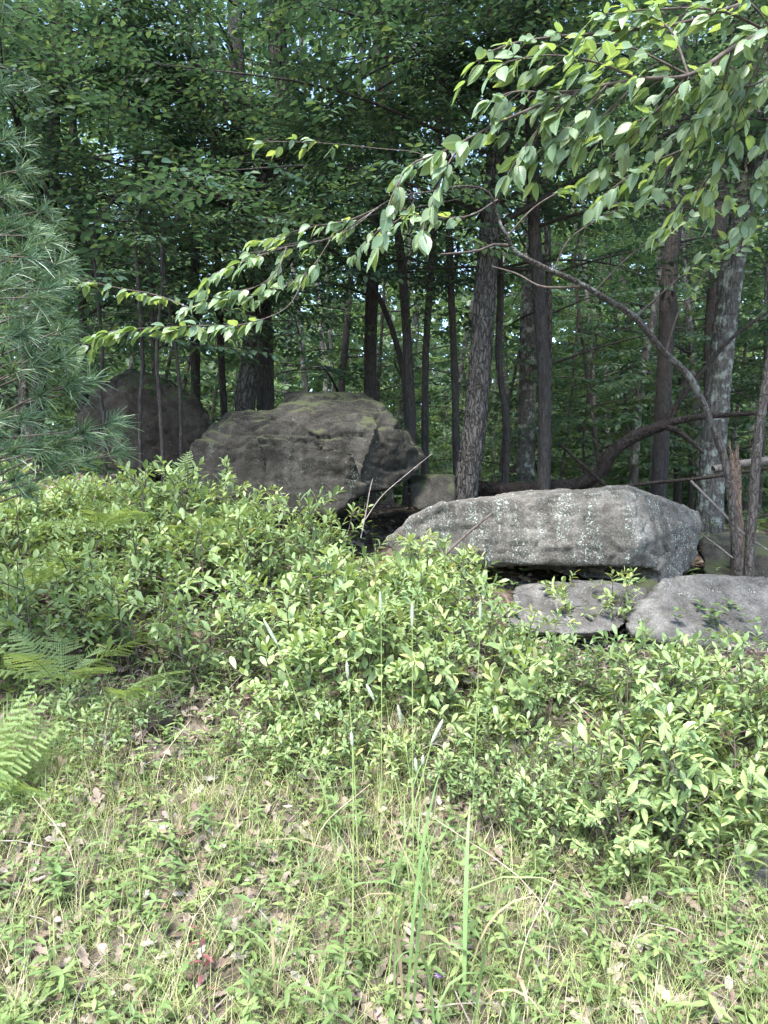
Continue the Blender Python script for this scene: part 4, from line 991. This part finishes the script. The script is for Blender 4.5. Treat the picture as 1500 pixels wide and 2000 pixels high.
for iy, y0 in enumerate(np.arange(2.75, 6.3, 0.29)):
    hw = 0.60 * y0 + 0.25
    for x0 in np.arange(-hw, hw, 0.33):
        x = x0 + random.uniform(-.14, .14) + (0.18 if iy % 2 else 0); y = y0 + random.uniform(-.13, .13)
        u = 750 + x / y * F
        lo = np.interp(u, [-100, 150, 420, 480, 700, 950, 1100, 1600], [3.6, 3.75, 3.85, 3.15, 2.85, 2.8, 2.65, 2.6])
        hi = np.interp(u, [-100, 100, 480, 560, 760, 950, 1000, 1200, 1600], [6.3, 6.2, 6.0, 5.2, 5.1, 4.7, 4.15, 3.85, 3.8])
        if y < lo or y > hi: continue
        if any((x - g[0]) ** 2 + (y - g[1]) ** 2 < r * r for g, r in gaps): continue
        if random.random() < 0.06 + 0.25 * (math.sin(x * 2.3 + y * 1.7) * math.sin(x * 1.1 - y * 2.9) > 0.55): continue
        plan.append((y, x))
plan += [(float(P(a, 0, d)[1]), float(P(a, 0, d)[0])) for a, d in ((880, 5.35), (1165, 5.05), (830, 5.5), (640, 5.9))]
plan.sort()
small = set()
for a_, b_ in ((500, 1500), (590, 1530), (660, 1480), (900, 1560), (960, 1600), (1040, 1640), (1130, 1660), (1210, 1690), (1330, 1700), (1400, 1650), (1290, 1630), (560, 1440), (480, 1330), (150, 1440), (240, 1470), (380, 1350), (830, 1530), (1080, 1580), (1460, 1560), (740, 1520)):
    g_ = to_ground(a_, b_); plan.append((float(g_[1]), float(g_[0]))); small.add(plan[-1])
for i, (y, x) in enumerate(plan):
    lab, grp = region(x, y)
    z = float(ground_z(x, y)) - 0.02
    sc = random.uniform(0.72, 1.2) * (1.08 if x < -0.6 else 1) * (1.0 if y > 3.4 else 0.98) * (0.75 if x > 0.6 and y > 3.5 else 1)
    if (y, x) in small:
        sc = random.uniform(0.42, 0.62); lab, grp = 'small low shrub sprig growing in the grass ahead of the thicket', 'small shrub sprigs ahead of the thicket'
    shrub((x, y, z), random.randrange(7), random.uniform(0, 6.28), sc, lab, grp, i < 11, (random.uniform(-.12, .12), random.uniform(-.12, .12)))

# ------------------------------------------------------------------ ferns
def make_frond(L=0.5, pairs=17, seed=1, droop=0.35):
    r = random.Random(seed); a = Acc()
    c = np.array([(L * t, 0, 0.10 * L * math.sin(t * 2.2) - droop * L * t * t) for t in np.linspace(0, 1, 24)])
    tube_v, tube_f = tube(c, np.linspace(0.0035, 0.001, 24), 4); a.add(tube_v, tube_f, 0.2)
    for i in range(pairs):
        t = 0.16 + 0.83 * i / pairs
        k = t * 23; j = min(int(k), 22); p = c[j] + (c[j + 1] - c[j]) * (k - j)
        pl = L * 0.26 * (math.sin(min(1.0, (t - 0.08) / 0.35) * PI / 2)) * (1 - ((t - 0.3) / 0.72) ** 2 if t > 0.3 else 1) + 0.006
        for sd in (-1, 1):
            dirv = norm(np.array([0.42 + r.uniform(-.12, .12), sd * 1.0, -0.2 + r.uniform(-.2, .15)]))
            fw = np.array([1.0, 0, 0]); nl = max(3, int(pl / 0.0105))
            for q in range(nl):
                tt = (q + 0.5) / nl; b = p + dirv * pl * tt; w = 0.0072 * (1 - 0.7 * tt) * (0.6 + 0.4 * pl / (L * 0.26)) + 0.002; hw = pl / nl * 0.46
                for s2 in (-1, 1):
                    tip = b + fw * s2 * w + dirv * hw * 0.8 + np.array([0, 0, -0.12 * w])
                    a.add([b - dirv * hw, b + dirv * hw, tip + dirv * hw * 0.35, tip - dirv * hw * 0.35], [(0, 1, 2, 3)], r.uniform(0.2, 0.9))
    return a.mesh('frond', M['fern'])
FR = [make_frond(0.5, 19, s, dr) for s, dr in ((1, 0.35), (2, 0.2), (3, 0.5))]
def fern(loc, fronds, label, sc=1.0):
    root = empty('fern', loc)
    for (az, el, k, s, *ro) in fronds:
        o = obj('frond', FR[k], root); o.rotation_euler = (ro[0] if ro else random.uniform(-.5, .2), -el, az); o.scale = (s * sc,) * 3
    tag(root, label, 'fern')
def fans(n, e0, e1, s0=0.8, s1=1.15, a0=0, a1=6.28):
    return [(a0 + (a1 - a0) * (k + random.random() * 0.7) / n, random.uniform(e0, e1), random.randrange(3), random.uniform(s0, s1)) for k in range(n)]
g = to_ground(-45, 1600); fern(g, [(0.15, 1.15, 1, 1.15, 0.5), (0.0, 0.95, 1, 1.05, 0.6), (0.3, 1.3, 1, 1.2, 0.4), (0.1, 1.05, 1, 1.0, -1.0), (0.35, 0.85, 1, 0.95, -0.9), (-0.3, 0.6, 0, 0.9, -0.8), (0.9, 1.25, 1, 1.0, -0.9), (0.2, 0.35, 0, 0.85, -0.6), (-0.6, 0.95, 1, 0.7, -0.9), (1.9, 1.2, 0, 0.9, 0.8), (2.8, 0.9, 0, 0.8, 0.9)], 'large light green fern with upright fronds at the left edge')
g = to_ground(225, 1420); fern(g + [0, 0, 0.12], fans(5, 0.3, 0.7, 0.55, 0.75, -1.0, 1.0), 'fern arching right over the bare leaf litter patch')
g = to_ground(335, 1045, 3, 7); fern(g + [0, 0, 0.2], [(1.2, 1.25, 1, 1.1), (0.2, 0.6, 0, 0.8), (2.6, 0.7, 0, 0.8), (4.2, 0.6, 0, 0.8)], 'fern with one upright frond before the brown boulder')
g = to_ground(190, 1130, 3, 7); fern(g + [0, 0, 0.3], fans(8, 0.3, 0.8, 0.8, 1.1), 'fern spreading low among shrubs below the pine')
g = to_ground(60, 1260, 3, 7); fern(g + [0, 0, 0.3], fans(8, 0.3, 0.8, 0.8, 1.1), 'fern half hidden in the thicket at the left edge')
g = to_ground(410, 1130, 3, 7); fern(g + [0, 0, 0.25], fans(7, 0.3, 0.9, 0.8, 1.0), 'small fern among shrubs left of the central boulder foot')
g = to_ground(120, 1390, 3, 5); fern(g + [0, 0, 0.1], fans(7, 0.4, 0.9, 0.8, 1.1), 'fern behind the large fern at the left')

# ------------------------------------------------------------------ ground cover (uncountable)
def ground_pts(n, ylo, yhi, k=0.62, pw=1.0):
    y = ylo + (yhi - ylo) * rng.uniform(0, 1, n) ** pw; x = rng.uniform(-1, 1, n) * (k * y + 0.3)
    return np.stack([x, y, ground_z(x, y)], -1)
def normals(p):
    e = 0.05
    nx_ = -(ground_z(p[:, 0] + e, p[:, 1]) - ground_z(p[:, 0] - e, p[:, 1])) / (2 * e); ny_ = -(ground_z(p[:, 0], p[:, 1] + e) - ground_z(p[:, 0], p[:, 1] - e)) / (2 * e)
    return norm(np.stack([nx_, ny_, np.ones(len(p))], -1))
# dead leaves
T_LIT = leaf_template([0, 0.2, 0.35, 0.5, 0.62, 0.8, 1.0], [0.01, 0.17, 0.11, 0.24, 0.14, 0.19, 0.02], 0.35, -0.22)
T_LIT2 = leaf_template([0, 0.3, 0.65, 1.0], [0.02, 0.24, 0.22, 0.02], 0.7, 0.3)
A = Acc()
for tpl, n, ylo, yhi, sz in ((T_LIT, 3800, 1.5, 5.5, 0.06), (T_LIT2, 3800, 1.5, 5.5, 0.048), (T_LIT2, 3500, 5, 14, 0.11)):
    p = ground_pts(n, ylo, yhi, 0.62, 0.9); nn = norm(normals(p) + rng.normal(0, 0.28, (n, 3))); dd = rng.normal(0, 1, (n, 3)); dd -= nn * np.sum(dd * nn, 1)[:, None]
    p[:, 2] += rng.uniform(0.004, 0.028, n)
    v, f = leaves_mesh(tpl, p, dd, nn, sz * rng.uniform(0.6, 1.25, n)); A.add(v, f, rand_tint(n, len(tpl[0]), 0.55, 0.27))
tag(obj('leaf_litter', A.mesh('leaf_litter', M['litter'], True)), 'dry tan and brown dead leaves covering the ground', 'leaf litter', kind='stuff')
# grass
def blades(base, L, W, az, lean, arch, tint, mat_acc):
    n = len(base); h = np.stack([np.cos(az), np.sin(az), np.zeros(n)], -1); up = np.array([0, 0, 1.0]); sd = np.stack([-np.sin(az), np.cos(az), np.zeros(n)], -1)
    ts = [0, 0.35, 0.7, 1.0]; V = []
    for t in ts:
        ang = lean + arch * t
        c = base + h * (L * t * np.sin(lean + arch * t * 0.6))[:, None] + up * (L * t * np.cos(lean + arch * t * 0.6))[:, None]
        w = (W * (1 - 0.9 * t ** 1.5) * 0.5)[:, None]
        V += [c - sd * w, c + sd * w]
    v = np.stack(V, 1); f = np.array([[0, 1, 3, 2], [2, 3, 5, 4], [4, 5, 7, 6]])[None] + (np.arange(n) * 8)[:, None, None]
    mat_acc.add(v.reshape(-1, 3), f.reshape(-1, 4), np.repeat(tint, 8))
A = Acc()
nc = 1500
cl = ground_pts(nc, 1.5, 3.5, 0.62, 0.8)
for c0 in cl:
    if any((c0[0] - g[0]) ** 2 + (c0[1] - g[1]) ** 2 < (r * 0.7) ** 2 for g, r in gaps): continue
    n = random.randint(8, 26); b = c0 + np.stack([rng.normal(0, 0.03, n), rng.normal(0, 0.03, n), np.full(n, -0.01)], -1)
    L = rng.uniform(0.07, 0.25, n) * random.uniform(0.7, 1.2)
    blades(b, L, rng.uniform(0.0016, 0.0036, n), rng.uniform(0, 6.28, n), rng.uniform(0.05, 0.6, n), rng.uniform(0.3, 1.5, n), np.clip(rng.normal(random.uniform(0.3, 0.65), 0.2, n), 0, 1), A)
n = 2600; b = ground_pts(n, 1.5, 4.0, 0.62, 0.75)
blades(b, rng.uniform(0.1, 0.32, n), rng.uniform(0.0014, 0.003, n), rng.uniform(0, 6.28, n), rng.uniform(0.1, 1.0, n), rng.uniform(0.1, 1.2, n), np.clip(rng.normal(0.75, 0.2, n), 0, 1), A)
tag(obj('grass', A.mesh('grass', M['grass'])), 'thin yellow-green grass tufts mixed with dry stems at the front', 'grass', kind='stuff')
# low herbs
A = Acc()
def herbs(n, ylo, yhi, hlo, hhi, size, cnt, tpl, mu, pw=0.9, up=0.15):
    p = ground_pts(n, ylo, yhi, 0.62, pw); h = rng.uniform(hlo, hhi, n)
    tilt = rng.normal(0, 0.15, (n, 2)); top = p + np.stack([tilt[:, 0] * h, tilt[:, 1] * h, h], -1)
    ph = rng.uniform(0, 6.28, n); sz = size * rng.uniform(0.6, 1.3, n); tn = np.clip(rng.normal(mu, 0.2, n), 0, 1)
    for k in range(cnt):
        a = ph + k * 6.28 / cnt + rng.normal(0, 0.25, n); el = rng.normal(up, 0.25, n)
        dd = np.stack([np.cos(a), np.sin(a), el], -1); nn = norm(np.stack([-np.cos(a) * el, -np.sin(a) * el, np.ones(n)], -1) + rng.normal(0, 0.2, (n, 3)))
        v, f = leaves_mesh(tpl, top - np.array([0, 0, 1]) * (h * 0.25 * (k % 2))[:, None], dd, nn, sz * rng.uniform(0.75, 1.15, n)); A.add(v, f, np.repeat(tn, len(tpl[0])))
    sd = np.array([0.0012, 0, 0])
    v = np.stack([p - sd, p + sd, top + sd * .6, top - sd * .6], 1).reshape(-1, 3); A.add(v, np.arange(n * 4).reshape(-1, 4), 0.3)
herbs(1900, 1.5, 4.2, 0.03, 0.12, 0.038, 5, T_HERB, 0.55)
herbs(750, 1.5, 4.4, 0.06, 0.2, 0.05, 6, T_LANCE, 0.5)
herbs(1700, 1.5, 3.6, 0.02, 0.07, 0.028, 3, T_SIMPLE, 0.7)
herbs(450, 4.0, 6.5, 0.05, 0.2, 0.055, 6, T_SIMPLE, 0.35)
herbs(500, 6.0, 14, 0.06, 0.35, 0.09, 6, T_SIMPLE, 0.25)
tag(obj('ground_herbs', A.mesh('ground_herbs', M['herb'])), 'low leafy herbs and creepers covering the front bank', 'herbs', kind='stuff')
# fallen twigs
A = Acc()
for p in ground_pts(240, 1.6, 6, 0.62):
    a = random.uniform(0, 6.28); L = random.uniform(0.1, 0.4); e = np.array([p[0] + math.cos(a) * L, p[1] + math.sin(a) * L, 0]); e[2] = float(ground_z(e[0], e[1])) + random.uniform(0.01, 0.08)
    m_ = (p + e) / 2 + rng.normal(0, 0.02, 3) + [0, 0, 0.02]; A.add(*tube(catmull([p + [0, 0, .01], m_, e], 6), np.linspace(0.003, 0.0015, 6), 4))
tag(obj('twig_litter', A.mesh('twig_litter', M['drytwig'], True)), 'thin fallen grey twigs scattered over the bank', 'twigs', kind='stuff')

# ------------------------------------------------------------------ tall grass stalks with seed heads
HEADS = [(743, 1172, 2.75, 42), (805, 1197, 2.45, 52), (938, 1190, 2.7, 46), (527, 1232, 2.4, 62), (678, 1306, 2.5, 36), (722, 1350, 2.3, 36), (780, 1392, 2.35, 40), (855, 1426, 2.1, 56), (687, 1442, 2.3, 30), (812, 1492, 2.2, 28), (826, 1484, 2.25, 22)]
HL_ = ['smooth grey-green seed head held highest of all, before the hollow under the boulders', 'tall upright seed head, second highest near the middle', 'tall seed head standing alone to the right of the others, before the shrubs', 'slanting seed head standing alone far left of the others',
       'short upright seed head above the left group of stalks', 'tilted seed head just left of the middle of the group', 'upright seed head in the middle of the group', 'fat pale seed head leaning right, lowest and nearest on the right', 'small seed head low on the left of the group',
       'small seed head, left of the two lowest side by side', 'tiny seed head, right of the two lowest side by side']
for (a, b, d, ln), lab in zip(HEADS, HL_):
    c0 = P(a, b, d); lean = {527: -0.55, 722: -0.5, 855: 0.5, 780: -0.2}.get(a, random.uniform(-0.1, 0.1)); hl = ln / F * d
    axd = norm(np.array([lean, random.uniform(-.1, .1), 1.0])); p0 = c0 - axd * hl / 2; p1 = c0 + axd * hl / 2
    gx_, gy_ = p0[0] - lean * 0.35 + random.uniform(-.05, .05), d + random.uniform(-.08, .08); gb = np.array([gx_, gy_, float(ground_z(gx_, gy_))])
    root = empty('seed_head_grass', gb)
    c = catmull([gb, (gb + p0) / 2 + [-lean * 0.05, 0, 0.03], p0], 14); v, f = tube(c, np.linspace(0.0022, 0.0014, 14), 5); obj('stalk', mesh_np('stalk', v - gb, f, M['stalk'], None, True), root)
    ts = np.linspace(0, 1, 26); hc = p0 + (p1 - p0) * ts[:, None]; rr_ = 0.0062 * np.sin(np.clip(ts * 1.02 + 0.06, 0, 1) * PI) ** 0.45
    v, f = tube(hc, rr_, 12, lambda th, s: 1 + 0.16 * np.sin(th * 6 + s * 1700) * np.cos(s * 1300)); obj('seed_head', mesh_np('seed_head', v - gb, f, M['seed'], None, False), root)
    AA = Acc(); n = 2
    blades(np.repeat(c[[3, 5]], 1, 0), np.array([0.2, 0.17]), np.array([0.006, 0.005]), rng.uniform(0, 6.28, 2), np.array([0.4, 0.5]), np.array([0.6, 0.8]), np.array([0.2, 0.3]), AA)
    obj('blade', shift(AA.mesh('blade', M['reed']), gb), root)
    tag(root, lab, 'grass stalk', 'tall grasses with cylindrical seed heads')

# broad-bladed grass clumps
def broad_clump(px, py, n, Lr, label, dry=0.3, wid=0.013):
    gb = to_ground(px, py, 1.4, 4); root = empty('broad_grass', gb)
    for k in range(n):
        AA = Acc(); b = np.array([[random.gauss(0, .05), random.gauss(0, .05), -0.01]])
        az = random.choice([0, PI]) + random.gauss(0, 0.9)
        L = random.uniform(*Lr); t = 0.9 + 0.1 * random.random() if random.random() < dry else random.uniform(0.1, 0.6)
        W = random.uniform(0.6, 1.1) * wid
        ts = np.linspace(0, 1, 9); lean = random.uniform(0.02, 0.3); arch = random.uniform(0.1, 1.9) if random.random() < 0.75 else 3.0
        h = np.array([math.cos(az), math.sin(az), 0]); sd = np.array([-math.sin(az), math.cos(az), 0]) ; pos_ = b[0].copy(); V = []
        for i, q in enumerate(ts):
            an = lean + arch * q ** 2.2
            if i: pos_ = pos_ + (h * math.sin(an) + np.array([0, 0, math.cos(an)])) * L / 8
            w = W * 0.5 * (0.75 + 0.5 * q if q < 0.5 else 1.0 * (1 - ((q - 0.5) / 0.5) ** 2) + 0.03); fo_ = np.array([0, 0, 0.25 * w])
            V += [pos_ - sd * w + fo_, pos_, pos_ + sd * w + fo_]
        fcs = [f_ for i in range(8) for f_ in ((3 * i, 3 * i + 1, 3 * i + 4, 3 * i + 3), (3 * i + 1, 3 * i + 2, 3 * i + 5, 3 * i + 4))]
        AA.add(V, fcs, t); obj('blade', AA.mesh('blade', M['reed'], True), root)
    tag(root, label, 'grass clump')
broad_clump(775, 1990, 10, (0.45, 0.85), 'tall broad-bladed grass clump arching at the bottom middle', 0.3)
broad_clump(885, 1975, 8, (0.35, 0.75), 'broad-bladed grass clump with brown dying blades right of the tallest clump', 0.5)
broad_clump(1020, 1950, 8, (0.25, 0.5), 'small broad-bladed grass clump with one curled brown blade at the bottom right', 0.3)
broad_clump(560, 1990, 6, (0.2, 0.35), 'small blue-green grass tuft at the bottom left of the tall clump', 0.1, 0.01)

# upright leafy herbs, one by one
def upright_herb(px, py, h, label, mat='herb', pairs=9, ls=0.06, lean=(0, 0)):
    gb = to_ground(px, py, 1.4, 5); root = empty('leafy_herb', gb)
    top = np.array([lean[0], lean[1], h]); c = catmull([np.array([0, 0, -0.02]), top * 0.5 + rng.normal(0, 0.012, 3), top], 12)
    v, f = tube(c, np.linspace(0.0026, 0.0014, 12), 5); obj('stem', mesh_np('stem', v, f, M['stalk' if mat == 'herb' else 'twig'], None, True), root)
    p, d, n_, z = [], [], [], []
    for i in range(pairs * 2):
        q = 0.2 + 0.8 * i / (pairs * 2 - 1); b = c[min(11, int(q * 11))]; a = i * 2.4 + random.uniform(-.3, .3); el = 0.1 + 0.9 * max(0, q - 0.6)
        p.append(b); d.append((math.cos(a), math.sin(a), el)); n_.append((-math.cos(a) * el, -math.sin(a) * el, 1)); z.append(ls * random.uniform(0.8, 1.2) * (1 - 0.45 * max(0, q - 0.6) / 0.4))
    me = [mesh_np('leaf', T_LANCE[0], T_LANCE[1], M[mat], np.full(len(T_LANCE[0]), t_), True) for t_ in (0.4, 0.65)]
    from mathutils import Matrix
    R = frames(np.array(d), norm(np.array(n_, float)))
    for i in range(len(p)):
        o = bpy.data.objects.new('leaf', me[i % 2]); COL.objects.link(o); o.parent = root
        m4 = np.eye(4); m4[:3, :3] = R[i] * z[i]; m4[:3, 3] = p[i]; o.matrix_basis = Matrix(m4.tolist())
    tag(root, label, 'herb')
    return root
for a in ((680, 1985, 0.32, 'upright leafy herb at the bottom left of the tall grass clump'), (270, 1800, 0.28, 'slender bluish-leaved herb standing in grass on the left', 'herb', 6, 0.07), (1040, 1760, 0.24, 'leafy herb right of the tall grass clump beneath the shrubs'),
          (1160, 1900, 0.26, 'leafy herb with toothed pale leaves at the lower right'), (1450, 1640, 0.34, 'upright leafy herb near the grey rock at the right edge', 'herb', 10, 0.075), (930, 1560, 0.3, 'upright herb with narrow leaves in front of the shrub thicket'),
          (640, 1620, 0.22, 'small upright herb at the middle left before the shrubs'), (120, 1760, 0.2, 'small leafy herb in grass below the large fern'), (90, 1950, 0.16, 'broad pale leafy herb in the bottom left corner', 'herb', 5, 0.09), (1420, 1900, 0.18, 'low leafy herb in the bottom right corner', 'herb', 6, 0.07),
          (1270, 1745, 0.2, 'leafy creeper sprig below the right shrubs', 'herb', 5, 0.085), (470, 1720, 0.16, 'small leafy herb in the grass left of the middle')):
    upright_herb(*a)
upright_herb(385, 1945, 0.2, 'small purplish-red leafed plant at the bottom left', 'redleaf', 5, 0.055)
# purple flower
gb = to_ground(858, 1975, 1.4, 4); root = empty('purple_flower', gb); tp = np.array([0.0, 0, 0.10])
v, f = tube(catmull([np.zeros(3), np.array([0.006, 0, 0.05]), tp], 8), np.linspace(0.0016, 0.001, 8), 5); obj('stem', mesh_np('stem', v, f, M['stalk'], None), root)
for k in range(9):
    a = k * 2.4; AA = Acc(); v, f = leaves_mesh(T_HERB, np.array([tp + [0, 0, 0.003 * (k % 3)]]), np.array([[math.cos(a), math.sin(a), 0.4 + 0.1 * (k % 3)]]), np.array([[0, 0, 1.0]]), np.array([0.018])); AA.add(v, f, 0.1 * k); obj('petal', AA.mesh('petal', M['petal']), root)
tag(root, 'small pale purple wildflower in the grass at the bottom middle', 'flower')
# dry straws leaning out of the grass
for k, (a, b, h, ln) in enumerate(((960, 1420, 0.35, 0.1), (1110, 1900, 0.5, -0.5), (160, 1760, 0.35, -0.2), (600, 1700, 0.3, 0.25), (1000, 1985, 0.4, 0.15), (300, 1560, 0.3, 0.15), (360, 1870, 0.2, 0.1), (540, 1960, 0.2, 0.05), (1230, 1560, 0.45, -0.3), (20, 1860, 0.25, 0.05))):
    g = to_ground(a, b, 1.4, 5)
    stick('dry_straw', [g, g + [ln * 0.25, 0, h * 0.55], g + [ln * 0.9, 0.02, h]], 0.0022, 0.001, 'drystraw', 'thin bleached dry grass straw leaning in the front grass', 'straw', n=4, group='dry straws in the front grass', m=8, rough=0.01)

#print('TRIS', sum(len(m.polygons) * 2 for m in bpy.data.meshes), 'OBJS', len(bpy.data.objects))
